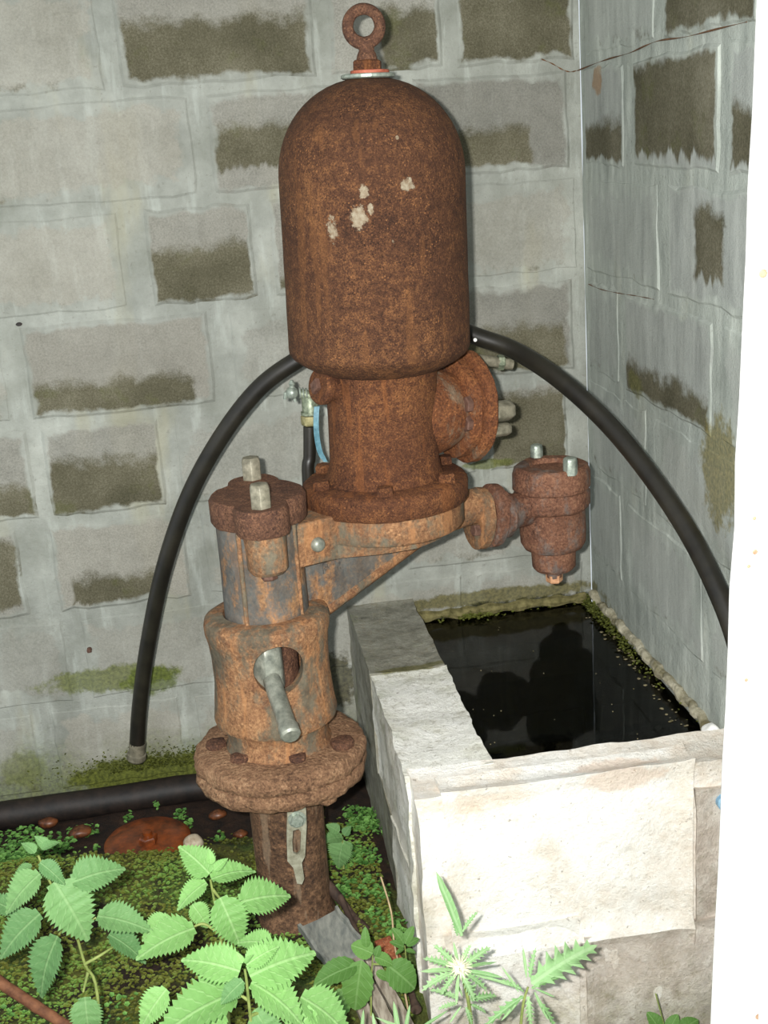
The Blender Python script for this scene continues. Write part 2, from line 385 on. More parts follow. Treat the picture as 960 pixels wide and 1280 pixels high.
# ================================================================== WALLS
ZR = [1.7405 - .225 * k for k in range(9)]
def block(parent, plane, a0, a1, z0, z1, wear=(0, 0, .6), wear2=(0, 1, .3), proud=.005, mat=None, seed=0, jag=.006, depth=.03):
    """one masonry block: an irregular outline, chamfered arrises, proud of the joint.  plane: 'y' back wall, 'x' right wall"""
    rnd = random.Random(seed); n1, n2 = 9, 5; outl = []
    for i in range(n1): outl.append((i / n1, 0))
    for i in range(n2): outl.append((1, i / n2))
    for i in range(n1): outl.append((1 - i / n1, 1))
    for i in range(n2): outl.append((0, 1 - i / n2))
    bm = bmesh.new(); fl_ = bm.verts.layers.float_vector.new('frac')
    la = bm.verts.layers.float_color.new('wear'); lb = bm.verts.layers.float_color.new('wear2')
    L, H = a1 - a0, z1 - z0
    def P(u, v, d, ins):
        cu, cv = (u - .5), (v - .5)
        uu = u - math.copysign(ins / L, cu) * (1 if abs(cu) > .499 else 0); vv = v - math.copysign(ins / H, cv) * (1 if abs(cv) > .499 else 0)
        A, Z = a0 + uu * L, z0 + vv * H
        vtx = bm.verts.new((A, -d, Z) if plane == 'y' else (-d, -A, Z))
        vtx[fl_] = (u, v, 1); vtx[la] = (*wear, 1); vtx[lb] = (*wear2, 1); return vtx
    j = [(rnd.uniform(-jag, jag) * .6, rnd.uniform(-jag, jag)) for _ in outl]
    def ring(d, ins):
        r = []
        for (u, v), (ju, jv) in zip(outl, j):
            vt = P(u, v, d, ins); q = ju if plane == 'y' else 0
            vt.co += V((ju if plane == 'y' else 0, 0 if plane == 'y' else ju, jv)); r.append(vt)
        return r
    rb = ring(-depth, -.004); r0 = ring(-.008, -.010); r1 = ring(proud - .004, 0); r2 = ring(proud, .006)
    for a, b in ((rb, r0), (r0, r1), (r1, r2)):
        for i in range(len(a)): k = (i + 1) % len(a); bm.faces.new((a[i], a[k], b[k], b[i]))
    ctr = P(.5, .5, proud + .0005, 0)
    for i in range(len(r2)): bm.faces.new((r2[i], r2[(i + 1) % len(r2)], ctr))
    bm.faces.new(rb[::-1])
    return obj('block', bm, mat, parent)

def wall_backing(name, plane, a0, a1, z0, z1, mat, step=.035):
    bm = bmesh.new(); nx = int((a1 - a0) / step); nz = int((z1 - z0) / step); g = {}
    for i in range(nx + 1):
        for k in range(nz + 1):
            a = a0 + (a1 - a0) * i / nx; z = z0 + (z1 - z0) * k / nz
            d = noise.noise(V((a * 7, z * 7, 3.3))) * .0025 + noise.noise(V((a * 25, z * 25, 1))) * .0012
            d = d - .001
            g[i, k] = bm.verts.new((a, -d, z) if plane == 'y' else (-d, -a, z))
    for i in range(nx):
        for k in range(nz): bm.faces.new((g[i, k], g[i + 1, k], g[i + 1, k + 1], g[i, k + 1]))
    ed = [e for e in bm.edges if e.is_boundary]
    ex = bmesh.ops.extrude_edge_only(bm, edges=ed); vs = [q for q in ex['geom'] if isinstance(q, bmesh.types.BMVert)]
    for v in vs:
        if plane == 'y': v.co.y = .1
        else: v.co.x = .1
    bmesh.ops.contextual_create(bm, geom=[e for e in bm.edges if e.is_boundary])
    return obj(name, bm, mat, None, smooth=50, kind='structure')
wb = wall_backing('wall_back', 'y', -2.3, 0.0, .02, 2.3, m_mort)
wr = wall_backing('wall_right', 'x', 0.0, 1.7, .02, 2.3, m_mortr)

# back wall: rows listed as x-edges of blocks, with the wear of each block
# wear = (dark field from v=lo to v=hi), tone ; wear2 = (from u, to u), warmth
N0 = (0, 0, .62)
back = {
    -1: [(-1.46, -1.012, N0, (0, 1, .5)), (-.978, -.572, (-.2, .60, .45), (-.2, 1.2, .2)), (-.54, -.302, (-.2, .6, .6), (.45, 1.2, .1)), (-.27, -.014, (-.2, .72, .4), (-.2, 1.2, .1))],
    0: [(-1.31, -.845, N0, (0, 1, .6)), (-.81, -.40, (.22, .66, .45), (.0, .5, .1)), (-.37, -.03, (-.2, .45, .28), (-.2, .75, .1))],
    1: [(-1.46, -1.02, N0, (0, 1, .7)), (-.965, -.74, (-.2, .58, .45), (-.2, 1.2, .2)), (-.70, -.50, (-.2, .2, .5), (-.2, 1.2, .1)), (-.47, -.015, (0, 0, .56), (0, 1, .3))],
    2: [(-1.6, -1.30, N0, (0, 1, .3)), (-1.255, -.855, (-.2, .34, .42), (-.2, .9, .4)), (-.81, -.42, (0, 0, .55), (0, 1, .05)), (-.39, -.03, (-.2, .52, .32), (-.2, .96, .1))],
    3: [(-1.6, -1.275, (-.2, .4, .5), (-.2, 1.2, .1)), (-1.245, -.99, (-.2, .60, .45), (-.2, 1.2, .1)), (-.955, -.54, (0, 0, .58), (0, 1, .0)), (-.51, -.27, (0, 0, .5), (0, 1, .1)), (-.24, -.05, (.0, .9, .42), (-.2, 1.2, .1))],
    4: [(-1.7, -1.33, (.1, .9, .52), (-.2, 1.2, .0)), (-1.26, -.96, (.02, .35, .56), (.1, .8, .3)), (-.92, -.48, N0, (0, 1, .4)), (-.45, -.02, N0, (0, 1, .3))],
    5: [(-1.6, -1.26, (0, 0, .5), (0, 1, .1)), (-1.22, -.79, (0, 0, .58), (0, 1, .2)), (-.76, -.32, N0, (0, 1, .2)), (-.29, -.02, N0, (0, 1, .2))],
    6: [(-1.8, -1.36, N0, (0, 1, .3)), (-1.32, -1.02, (0, 0, .68), (0, 1, .6)), (-.985, -.56, N0, (0, 1, .3))],
}
sd = 1
for k, lst in back.items():
    for (x0, x1, w1, w2) in lst:
        zt, zb = (ZR[k] if k >= 0 else 1.9655), (ZR[k + 1] if k >= -1 else 0)
        st = w1[1] > 0
        block(wb, 'y', x0, x1, zb + .010, zt - .012, w1, w2, .0016 if not st else .0035, m_block, sd, .004); sd += 1
right = {
    -1: [(.04, .46, (0, 0, .6), (0, 1, .1)), (.51, .90, (-.1, .62, .5), (-.2, 1.2, .1)), (.93, 1.3, (-.1, .6, .5), (-.2, 1.2, .1))],
    0: [(.03, .285, (.02, .42, .45), (-.2, 1.2, .1)), (.345, .76, (.10, 1.0, .42), (-.1, 1.1, .2)), (.80, 1.2, (.05, .5, .5), (-.2, 1.2, .1))],
    1: [(.02, .475, (0, 0, .55), (0, 1, .0)), (.53, .97, (.22, .84, .45), (.30, .58, .1)), (1.0, 1.4, N0, (0, 1, .1))],
    2: [(.02, .235, (0, 0, .48), (0, 1, .0)), (.28, .74, (-.2, .30, .45), (-.1, 1.2, .2)), (.78, 1.2, N0, (0, 1, .1))],
    3: [(.03, .40, (0, 0, .55), (0, 1, .0)), (.45, .88, (0, 0, .5), (0, 1, .3)), (.92, 1.3, N0, (0, 1, .1))],
    4: [(.02, .235, N0, (0, 1, .1)), (.28, .70, N0, (0, 1, .2)), (.74, 1.2, N0, (0, 1, .1))],
}
for k, lst in right.items():
    for (x0, x1, w1, w2) in lst:
        zt, zb = (ZR[k] if k >= 0 else 1.9655), ZR[k + 1]
        # the courses on the right wall step up slightly away from the corner near the top
        block(wr, 'x', x0, x1, zb + .012, zt - .012, w1, w2, .0012 if w1[1] <= 0 else .0025, m_blockr, sd, .005); sd += 1
# upper courses beyond the frame
for (x0, x1) in ((-1.3, -.85), (-.82, -.4), (-.37, -.02)): block(wb, 'y', x0, x1, 1.977, 2.18, N0, (0, 1, .3), .0055, m_block, sd); sd += 1

# hairline crack running through the joint round the corner
def ribbon(bm, pts, w, th):
    tube(bm, pts, lambda t: w * (.6 + .4 * math.sin(t * 31)), 5, 5)
bm = bmesh.new()
ribbon(bm, [V((at(x, y, 0).x, -.0055, at(x, y, 0).z)) for x, y in ((676, 74), (690, 80), (702, 87), (712, 90), (721, 88))], .0016, .001)
ribbon(bm, [V((-.0055, atx(x, y, 0).y, atx(x, y, 0).z)) for x, y in ((725, 88), (745, 80), (765, 73), (790, 66), (812, 56), (830, 50), (860, 46), (900, 36), (938, 27))], .0018, .001)
t_ = plain('crack', C(70, 50, 34), C(120, 84, 54), 40, .9)
obj('crack', bm, t_, wr)
bm = bmesh.new()
ribbon(bm, [V((-.0045, atx(x, y, 0).y, atx(x, y, 0).z)) for x, y in ((738, 355), (755, 362), (780, 367), (800, 370), (820, 374))], .0012, .001)
obj('crack', bm, t_, wr)
# black plug and rusty nail stub in the back wall
bm = bmesh.new(); lathe(bm, at(24, 405, .002), (0, -1, 0), [(.007, 0), (.007, .006), (.005, .007)], 12, hint=(0, 0, 1), fn=lambda a, r, h: r * (1 - .45 * abs(math.cos(a)))); obj('wall_plug', bm, m_hose2, wb, 'small black plug in the mortar joint at left')
bm = bmesh.new(); lathe(bm, at(112, 811, .002), (0, -1, 0), [(.006, 0), (.006, .012), (.004, .016)], 8); rough(bm, .002, 300); obj('nail_stub', bm, m_darkn, wb, 'rusty nail stub')

# unseen roof slab added to block overhead sky light; pale door jamb at right
bm = bmesh.new(); box(bm, -2.4, .3, -.95, .15, 2.3, 2.38); obj('sky_block_roof', bm, m_mort, None, kind='structure')
JY = -1.3
bm = bmesh.new(); n = 26; rows = []
pt, pb = at(945, 0, JY), at(888, 1280, JY)
for i in range(n + 1):
    z = -.02 + 2.25 * i / n; f = (z - pb.z) / (pt.z - pb.z); xl = pb.x + (pt.x - pb.x) * f
    xl += noise.noise(V((z * 14, 2, 1))) * .003 + (-.010 if .44 < z < .56 else 0) * random.random()
    rows.append([bm.verts.new(p) for p in ((xl, JY, z), (xl + .30, JY - .01, z), (xl + .30, JY + .16, z), (xl + .085, JY + .16, z))])
for a, b in zip(rows, rows[1:]):
    for i in range(4): bm.faces.new((a[i], a[(i + 1) % 4], b[(i + 1) % 4], b[i]))
bm.faces.new(rows[0][::-1]); bm.faces.new(rows[-1]); bevel(bm, .006, 2, 50)
jamb = obj('trim_1', bm, m_white, None, smooth=40, kind='structure')
bm = bmesh.new()
for x, y, r in ((954, 342, .006), (943, 648, .003), (944, 690, .004), (936, 708, .003), (933, 850, .003), (948, 1270, .008)):
    lathe(bm, at(x, y, JY - .001) , (0, -1, 0), [(r, 0), (r * .7, .0015)], 7)
obj('rust_fleck', bm, plain('rust_fleck', C(150, 110, 84), C(205, 170, 140)), jamb, 'small brown flecks on the white jamb')

# ================================================================== GROUND
def gz(x, y):
    h = .158 + noise.noise(V((x * 3, y * 3, 0))) * .02 + noise.noise(V((x * 11, y * 11, 2))) * .010
    # low wet gutter along the back wall
    t = max(0, min(1, (y + .34) / .12)); h -= .03 * t
    h -= .02 * max(0, min(1, (x + .66) / .08)); h -= .15 * max(0, min(1, (x + .68) / .10)) * max(0, min(1, (-.80 - y) / .1))
    # mossy mound left of the pump
    h += .035 * math.exp(-(((x + 1.08) / .16) ** 2 + ((y + .47) / .12) ** 2))
    h += .03 * math.exp(-(((x + 1.35) / .2) ** 2 + ((y + .36) / .1) ** 2))
    return h
bm = bmesh.new(); gx, gy = 150, 150; g = {}
for i in range(gx + 1):
    for j in range(gy + 1):
        x = -2.3 + 2.5 * i / gx; y = -2.35 + 2.35 * j / gy; g[i, j] = bm.verts.new((x, y, gz(x, y)))
for i in range(gx):
    for j in range(gy): bm.faces.new((g[i, j], g[i + 1, j], g[i + 1, j + 1], g[i, j + 1]))
t = NT('mossy_earth'); p = t.pos(); s = t.sep(p)
earth = t.ramp(t.noise(p, 30, 8, .7), [(.35, C(22, 15, 9)), (.6, C(58, 38, 24)), (.75, C(84, 62, 40))])
mossc = t.ramp(t.noise(p, 130, 5, .75), [(.3, C(34, 46, 14)), (.5, C(78, 98, 36)), (.7, C(130, 152, 74))])
olive = t.ramp(t.noise(p, 90, 5, .75), [(.3, C(48, 48, 14)), (.7, C(122, 124, 48))])
mossc = t.mix(t.mask(t.noise(p, 8, 3), .45, .6), mossc, olive)
mk = t.mask(t.math('ADD', t.math('MULTIPLY', s[1], -1.0), t.math('MULTIPLY', t.math('SUBTRACT', t.noise(p, 9, 6, .7), .5), .35)), .27, .34)
mk2 = t.mask(t.noise(p, 4.5, 6, .65), .40, .50)
c = t.mix(t.math('MULTIPLY', mk, mk2), earth, mossc)
t.bump(t.noise(p, 120, 6, .8), 1.0, .01)
m_ground = t.done(c, .75, 0, .4)
obj('floor', bm, m_ground, None, smooth=60, kind='structure')

# moss and creeping leaflets: nobody could count them
def scatter(name, label, spots, mat, parent=None, cat=None):
    """spots: list of (x, y, z, size, tone, tilt)"""
    vs, fs, cols = [], [], []
    for (x, y, z, r, tone, tl) in spots:
        a = random.uniform(0, 6.28); b = len(vs); k = 5
        nx, ny = math.cos(a) * tl, math.sin(a) * tl; nn = V((nx, ny - .25, 1)).normalized(); ux, uy, _ = basis(nn)
        for q in range(k):
            th = a + 6.283 * q / k; rr = r * random.uniform(.75, 1.1)
            pz = V((x, y, z)) + ux * math.cos(th) * rr + uy * math.sin(th) * rr * .8; vs.append(pz[:]); cols.append(tone)
        vs.append((V((x, y, z)) - nn * r * .35)[:]); cols.append(tone * .6)
        for q in range(k): fs.append((b + q, b + (q + 1) % k, b + k))
    me = bpy.data.meshes.new(name); me.from_pydata(vs, [], fs); me.materials.append(mat)
    at_ = me.attributes.new('tone', 'FLOAT', 'POINT'); at_.data.foreach_set('value', cols)
    o = bpy.data.objects.new(name, me); COL.objects.link(o); o['kind'] = 'stuff'; o['label'] = label
    if cat: o['category'] = cat
    return o
def tone_mat(name, stops):
    t = NT(name); f = t.attr('tone')[2]; c = t.ramp(f, stops)
    t.done(c, .6, 0, .3)
    tr = t.node('ShaderNodeBsdfTranslucent'); t.l.new(c, tr.inputs[0]); mx = t.node('ShaderNodeMixShader'); mx.inputs[0].default_value = .25
    t.l.new(t.b.outputs[0], mx.inputs[1]); t.l.new(tr.outputs[0], mx.inputs[2]); t.l.new(mx.outputs[0], t.out.inputs[0]); return t.m
m_moss = tone_mat('moss_leaf', [(0, C(60, 66, 18)), (.35, C(112, 116, 44)), (.65, C(112, 150, 66)), (1, C(140, 190, 88))])
sp = []
def inpump(x, y): return (x + .805) ** 2 + (y + .6) ** 2 < .085 ** 2
for _ in range(26000):
    x = random.uniform(-1.75, -.62); y = random.uniform(-1.25, -.22)
    if inpump(x, y): continue
    m = noise.noise(V((x * 7, y * 7, 5))) + .5 * noise.noise(V((x * 19, y * 19, 8)))
    edge = -.30 + noise.noise(V((x * 9, 0, 1))) * .06
    if y > edge and random.random() > .05: continue
    if (x + 1.11) ** 2 + (y + .275) ** 2 < .108 ** 2 and y > -.335: continue
    if m < -.12 - .35 * max(0, min(1, (y + 1.0) / .3)) and random.random() > .12: continue
    tn = .45 + .5 * noise.noise(V((x * 5, y * 5, 11))) + random.uniform(-.15, .2)
    sp.append((x, y, gz(x, y) + random.uniform(.001, .012), random.uniform(.0028, .0058), max(0, min(1, tn)), random.uniform(.1, .8)))
scatter('moss', 'low green moss covering the damp ground around the pump foot and beside the trough', sp, m_moss, cat='moss')
m_sprout = tone_mat('sprout_leaf', [(0, C(54, 96, 36)), (1, C(126, 176, 88))])
sp = []
def clump(px, py, Y, rpx, n, r=.006):
    c0 = at(px, py, Y)
    for _ in range(n):
        a = random.uniform(0, 6.28); d = math.sqrt(random.random()) * rpx / 570
        x, y = c0.x + math.cos(a) * d, c0.y + math.sin(a) * d * .7
        sp.append((x, y, gz(x, y) + random.uniform(.006, .03), random.uniform(.6, 1.2) * r, random.random(), random.uniform(.2, .8)))
def gclump(px, py, rpx, n, r=.006):
    q = atz(px, py, .165); clump(px, py, q.y, rpx, n, r)
for px, py, rp, nn in ((20, 1045, 45, 260), (55, 1050, 40, 200), (10, 1075, 40, 200), (112, 1028, 10, 22), (90, 1028, 8, 12), (160, 1012, 6, 10), (195, 1000, 4, 6), (225, 1008, 8, 26), (233, 1022, 7, 16),
                       (272, 1045, 8, 14), (120, 1055, 5, 6), (450, 1010, 22, 90), (460, 1030, 28, 110), (445, 1070, 30, 130), (455, 1110, 34, 120), (480, 1150, 20, 40), (425, 1120, 14, 30), (500, 1170, 24, 60), (330, 1060, 5, 5), (150, 1270, 30, 30), (20, 1270, 30, 20)):
    gclump(px, py, rp, nn, .0062)
scatter('sprouting_weeds', 'bright tiny round leaflets sprouting along the edge of the wet gutter and trough foot', sp, m_sprout, cat='plants')

# moss tufts clinging to the foot of the back wall
m_wmoss = tone_mat('wall_moss_leaf', [(0, C(52, 58, 16)), (1, C(112, 118, 48))]); sp = []
for _ in range(1500):
    x = random.gauss(-1.08, .10); z = .205 + abs(random.gauss(0, .022)) + noise.noise(V((x * 20, 0, 0))) * .02
    sp.append((x, -random.uniform(.002, .010), z, random.uniform(.002, .004), random.random(), random.uniform(.2, 1)))
scatter('wall_moss', 'dark olive moss band on the foot of the back wall under the hose end', sp, m_wmoss, cat='moss')

# ================================================================== TROUGH
TZ = .553; XI, XO = -.447, -.597; YI, YF = -.838, -.935
trough = thing('water_trough', 'concrete block water trough built into the corner under the valve', 'trough', (-.3, -.45, .12))
def tmat(name, a, b, c_, warm=.0, green=.3, wh=.5, grit=.38):
    t = NT(name); p = t.pos()
    c = t.ramp(t.noise(p, 28, 8, .72), [(.3, a), (.5, b), (.7, c_)])
    c = t.mix(t.math('MULTIPLY', t.mask(t.noise(p, 6.5, 5, .7), .52, .64), green), c, C(150, 160, 108))
    c = t.mix(t.math('MULTIPLY', t.mask(t.noise(p, 5.1, 5, .6), .42, .6), wh), c, C(250, 249, 242))
    gt = t.mask(t.noise(p, 48, 6, .75), .53, .62)
    c = t.mix(t.math('MULTIPLY', gt, grit), c, C(150, 142, 118))
    pit = t.mask(t.noise(p, 85, 3, .6), .66, .70)
    c = t.mix(t.math('MULTIPLY', pit, .5), c, C(120, 104, 84))
    c = patches(t, c, p, TP)
    c = moss_low(t, c, p, .04, .17, .35)
    t.bump(t.math('ADD', t.noise(p, 60, 8, .78), t.math('MULTIPLY', t.noise(p, 14, 5), 1.3)), 1.0, .006)
    return t.done(c, .9, 0, .15)
TP = [(tuple(atz(515, 836, TZ)), (.09, .02, .06), C(92, 94, 52), C(140, 132, 88), .8),
      (tuple(atz(770, 968, TZ)), (.10, .035, .03), C(206, 164, 126), C(228, 196, 164), .45),
      (tuple(at(600, 1000, YF)), (.12, .1, .02), C(226, 194, 164), C(240, 220, 196), .4),
      ((-.6, -.75, .33), (.03, .35, .05), C(150, 140, 110), C(176, 168, 140), .35),
      (tuple(at(760, 1200, YF)), (.2, .1, .06), C(190, 176, 160), C(214, 206, 196), .5)]
m_tgrey = tmat('grey_concrete', C(112, 110, 98), C(148, 146, 132), C(176, 174, 160), green=.25, wh=.05)
m_tpale = tmat('pale_concrete', C(198, 196, 176), C(238, 237, 224), C(252, 251, 244), green=.45, wh=.6)  # side blocks: grey at the rear, much paler towards the front
m_tfront = tmat('pale_render', C(222, 208, 190), C(238, 230, 216), C(250, 246, 238), green=.03, wh=.8, grit=.12)
m_tpink = tmat('pinkish_block', C(176, 162, 148), C(206, 194, 180), C(232, 226, 214), green=.05, wh=.3)
m_tmort = tmat('trough_mortar', C(168, 164, 150), C(196, 190, 176), C(216, 212, 200), green=.1, wh=.25)
def tblock(name, x0, x1, y0, y1, z0, z1, mat, seed, amp=.006, step=.022, label=None, soft=.012):
    bm = bmesh.new(); gridbox(bm, x0, x1, y0, y1, z0, z1, step)
    # round the arrises, then roughen
    c = V(((x0 + x1) / 2, (y0 + y1) / 2, (z0 + z1) / 2)); hx, hy, hz = abs(x1 - x0) / 2, abs(y1 - y0) / 2, abs(z1 - z0) / 2
    for v in bm.verts:
        d = v.co - c; q = V((max(abs(d.x) - hx + soft, 0), max(abs(d.y) - hy + soft, 0), max(abs(d.z) - hz + soft, 0)))
        l = q.length
        if l > soft:
            q2 = q * (soft / l)
            v.co = V((v.co.x + math.copysign(q2.x - q.x, d.x), v.co.y + math.copysign(q2.y - q.y, d.y), v.co.z + math.copysign(q2.z - q.z, d.z)))
    rough(bm, amp, 13, seed, .45)
    return obj(name, bm, mat, trough, label, smooth=80)
tblock('block', XO, XI, -.405, -.002, .335, TZ, m_tgrey, 2, .004, .02, 'grey rear block of the trough side')
tblock('block', XO + .002, XI, YI - .002, -.412, .335, TZ - .002, m_tpale, 3, .006, .016, 'pale rough block of the trough side')
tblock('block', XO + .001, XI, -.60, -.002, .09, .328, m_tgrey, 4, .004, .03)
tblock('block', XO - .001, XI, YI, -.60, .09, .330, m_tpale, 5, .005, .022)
tblock('mortar_core', XO + .015, XI - .006, YI, -.005, .09, TZ - .012, m_tmort, 6, .002, .04)
# front wall: mortar body with blocks standing slightly proud
tblock('front_wall', XO + .006, -.004, YF, YI + .001, -.04, TZ, m_tfront, 7, .0035, .016, 'mortared front wall of the trough', .016)
def fblock(px0, py0, px1, py1, seed, mat, pr=.007):
    a, b = at(px0, py0, YF), at(px1, py1, YF)
    tblock('block', a.x, min(b.x, -.014), YF - pr, YF + .03, b.z, a.z, mat, seed, .0022, .010, None, .030)
fblock(558, 992, 856, 1148, 8, m_tfront, .006)
fblock(562, 1172, 720, 1330, 9, m_tfront, .002)
fblock(736, 1172, 990, 1330, 10, m_tpink, .003)
fblock(874, 990, 1000, 1148, 11, m_tpink, .002)
# mortar fillet where the water meets the walls
bm = bmesh.new()
pts = [V((-.004 - .006 * noise.noise(V((i * .5, 7, 0))), -.02 - i * .0135, .520 + noise.noise(V((i * .35, 0, 0))) * .010)) for i in range(61)]
tube(bm, pts, lambda t: .010 + .005 * noise.noise(V((t * 20, 0, 0))), 10, 2); rough(bm, .004, 26, 3, .6)
obj('mortar_fillet', bm, plain('stained_fillet', C(104, 98, 70), C(186, 180, 158), 22, .9, 0, .004), trough)
bm = bmesh.new(); pts = [V((XI + .01 + i * .021, -.008, .510 + noise.noise(V((i * .9, 4, 0))) * .006)) for i in range(21)]
tube(bm, pts, lambda t: .012 + .003 * math.sin(t * 33), 8, 3); rough(bm, .003, 40, 3); obj('mortar_fillet', bm, plain('mossy_fillet', C(70, 66, 34), C(130, 122, 80), 50, .9, 0, .003), trough)
bm = bmesh.new(); gridbox(bm, XI - .03, -.004, YI - .02, -.0, .09, .30, .05); rough(bm, .01, 9, 4, .8)
t = NT('trough_silt'); p = t.pos()
c = t.ramp(t.noise(p, 9, 7, .7), [(.4, C(26, 24, 16)), (.58, C(62, 54, 32)), (.7, C(140, 106, 56))]); t.bump(t.noise(p, 40, 6), 1, .01)
obj('silt_bed', bm, t.done(c, .9), trough)
# water
t = NT('dark_water'); p = t.pos()
fr = t.node('ShaderNodeFresnel'); fr.inputs[0].default_value = 1.33
bn = t.node('ShaderNodeBump'); t.l.new(t.noise(p, 7, 2), bn.inputs['Height']); bn.inputs['Strength'].default_value = .05; bn.inputs['Distance'].default_value = .01
t.l.new(bn.outputs[0], fr.inputs['Normal'])
gl = t.node('ShaderNodeBsdfGlossy'); gl.inputs['Roughness'].default_value = .04; t.l.new(bn.outputs[0], gl.inputs['Normal'])
tr = t.node('ShaderNodeBsdfTransparent'); tr.inputs[0].default_value = (.6, .56, .40, 1)
mx = t.node('ShaderNodeMixShader'); t.l.new(fr.outputs[0], mx.inputs[0]); t.l.new(tr.outputs[0], mx.inputs[1]); t.l.new(gl.outputs[0], mx.inputs[2]); t.l.new(mx.outputs[0], t.out.inputs[0])
bm = bmesh.new(); box(bm, XI - .004, -.002, YI - .004, -.002, .31, .497)
obj('trough_water', bm, t.m, None, 'still dark water filling the concrete trough', cat='water')
# scum and grit floating at the right edge
m_scum = plain('scum', C(76, 70, 36), C(150, 140, 110), 80, .8); bm = bmesh.new()
for _ in range(60):
    y = -random.uniform(.1, .8); x = -.02 - abs(random.gauss(0, .02)); r = random.uniform(.001, .004)
    bmesh.ops.create_icosphere(bm, subdivisions=1, radius=r, matrix=Matrix.Translation((x, y, .498)) @ Matrix.Diagonal((1.3, 1.1, .4, 1)))
for _ in range(26):
    x, y = random.uniform(-.42, -.05), random.uniform(-.8, -.1)
    bmesh.ops.create_icosphere(bm, subdivisions=1, radius=random.uniform(.0007, .0016), matrix=Matrix.Translation((x, y, .498)))
obj('floating_debris', bm, m_scum, None, 'pale grit and scum floating along the right edge of the trough water', cat='debris', kind='stuff')
sp = []
for _ in range(1100):
    if random.random() < .75: y = -abs(random.gauss(.0, .22)) - .01; x = -random.uniform(.006, .032); z = .515 + random.uniform(-.018, .006)
    else: x = random.uniform(-.44, -.02); y = -random.uniform(.004, .02); z = .51 + random.uniform(-.02, .006)
    sp.append((x, y, z, random.uniform(.002, .004), random.random(), random.uniform(.2, 1)))
for _ in range(120): sp.append((random.gauss(-.30, .03), -.02 - abs(random.gauss(0, .012)), .500 + random.uniform(0, .01), .004, random.uniform(.5, 1), .6))
scatter('trough_moss', 'mossy fringe around the waterline at the back and right of the trough', sp, m_wmoss, cat='moss')
# small blue cap at the far right of the trough front, half behind the jamb
q = at(903, 1000, YF - .004)
bm = bmesh.new(); lathe(bm, q + V((.004, 0, 0)), (0, -1, 0), [(.017, 0), (.017, .012), (.013, .017), (.006, .017)], 20); obj('pipe_cap', bm, m_bluecap, None, 'small pale blue cap on the trough front beside the white jamb', cat='cap', smooth=30, origin=q)
q = at(903, 898, -.86); bm = bmesh.new(); bmesh.ops.create_icosphere(bm, subdivisions=3, radius=.02, matrix=Matrix.Translation(V((-.02, -.80, .53))) @ Matrix.Diagonal((.9, 1.3, .9, 1))); rough(bm, .006, 50, 2)
obj('mortar_lump', bm, m_white, trough, 'white mortar lump in the corner', smooth=60)

# ================================================================== THE PUMP
AX, AY = -.805, -.60
pump = thing('ram_pump', 'large rusty hydraulic ram pump with a domed air vessel standing beside the trough', 'pump', (AX, AY, .14))
D = V((.931, .365, 0)).normalized(); NRM = V((-D.y, D.x, 0)) * -1     # along the arm; NRM points to the viewer side
A = V((AX, AY, 0))
# --- air vessel, leaning very slightly
B0 = V((-.5555, -.5, .9)); BT = V((-.5345, -.5, 1.724)); BD = (BT - B0).normalized()
L0 = lambda z: (z - .9) / BD.z
def wob(amp, fr=3, sd=0):
    return lambda a, r, h: r * (1 + amp * noise.noise(V((math.cos(a) * fr, math.sin(a) * fr, h * 20 + sd))))
prof = [(.10, 1.206), (.118, 1.212), (.144, 1.226), (.160, 1.238), (.1665, 1.247), (.1675, 1.256)]
prof += [(.1675 - .0015 * i / 12, 1.256 + (1.56 - 1.256) * i / 12) for i in range(1, 13)]
for i in range(1, 15):
    a = math.pi / 2 * i / 15; prof.append((.166 * math.cos(a) ** .93, 1.56 + .163 * math.sin(a)))
bm = bmesh.new(); lathe(bm, B0, BD, [(r, L0(z)) for r, z in prof], 96, fn=wob(.004, 4))
vessel = obj('air_vessel', bm, m_tank, pump, 'domed rusty air vessel with flaked spots', smooth=35)
bm = bmesh.new(); lathe(bm, B0, BD, [(r, L0(z)) for r, z in [(.044, 1.720), (.047, 1.722), (.047, 1.7265), (.044, 1.728)]], 32); obj('washer', bm, m_galv, vessel, 'grey washer')
bm = bmesh.new(); lathe(bm, B0 + V((.004, 0, 0)), BD, [(r, L0(z)) for r, z in [(.032, 1.727), (.034, 1.728), (.034, 1.733), (.032, 1.734)]], 28); obj('gasket', bm, m_red, vessel, 'reddish gasket')
bm = bmesh.new(); hexbolt(bm, B0 + BD * L0(1.733), BD, .027, .018, .3); rough(bm, .0015, 90, 1); obj('nut', bm, m_neck, vessel, smooth=30)
# eye bolt: ring facing the camera with a waisted stem
bm = bmesh.new(); ec = B0 + BD * L0(1.806) + V((-.003, 0, 0)); rx = V((.99, -.12, 0)).normalized(); R_, r_ = .0278, .0098; n1, n2 = 40, 16; rg = []
for i in range(n1):
    a = 2 * math.pi * i / n1; cdir = rx * math.cos(a) + V((0, 0, 1)) * math.sin(a); yy = V((0, 0, 1)).cross(rx)
    rr = r_ * (1 + .12 * max(0, -math.sin(a)) + .05 * noise.noise(V((a * 2, 0, 0))))
    rg.append([bm.verts.new(ec + cdir * (R_ + rr * math.cos(2 * math.pi * k / n2)) + yy * rr * math.sin(2 * math.pi * k / n2)) for k in range(n2)])
for i in range(n1):
    a, b = rg[i], rg[(i + 1) % n1]
    for k in range(n2): bm.faces.new((a[k], a[(k + 1) % n2], b[(k + 1) % n2], b[k]))
lathe(bm, B0, BD, [(r, L0(z)) for r, z in [(.016, 1.745), (.0185, 1.752), (.0165, 1.760), (.0135, 1.766), (.0135, 1.774), (.015, 1.782)]], 20)
obj('eye_bolt', bm, m_cap, vessel, 'rusty lifting eye bolt', smooth=40)
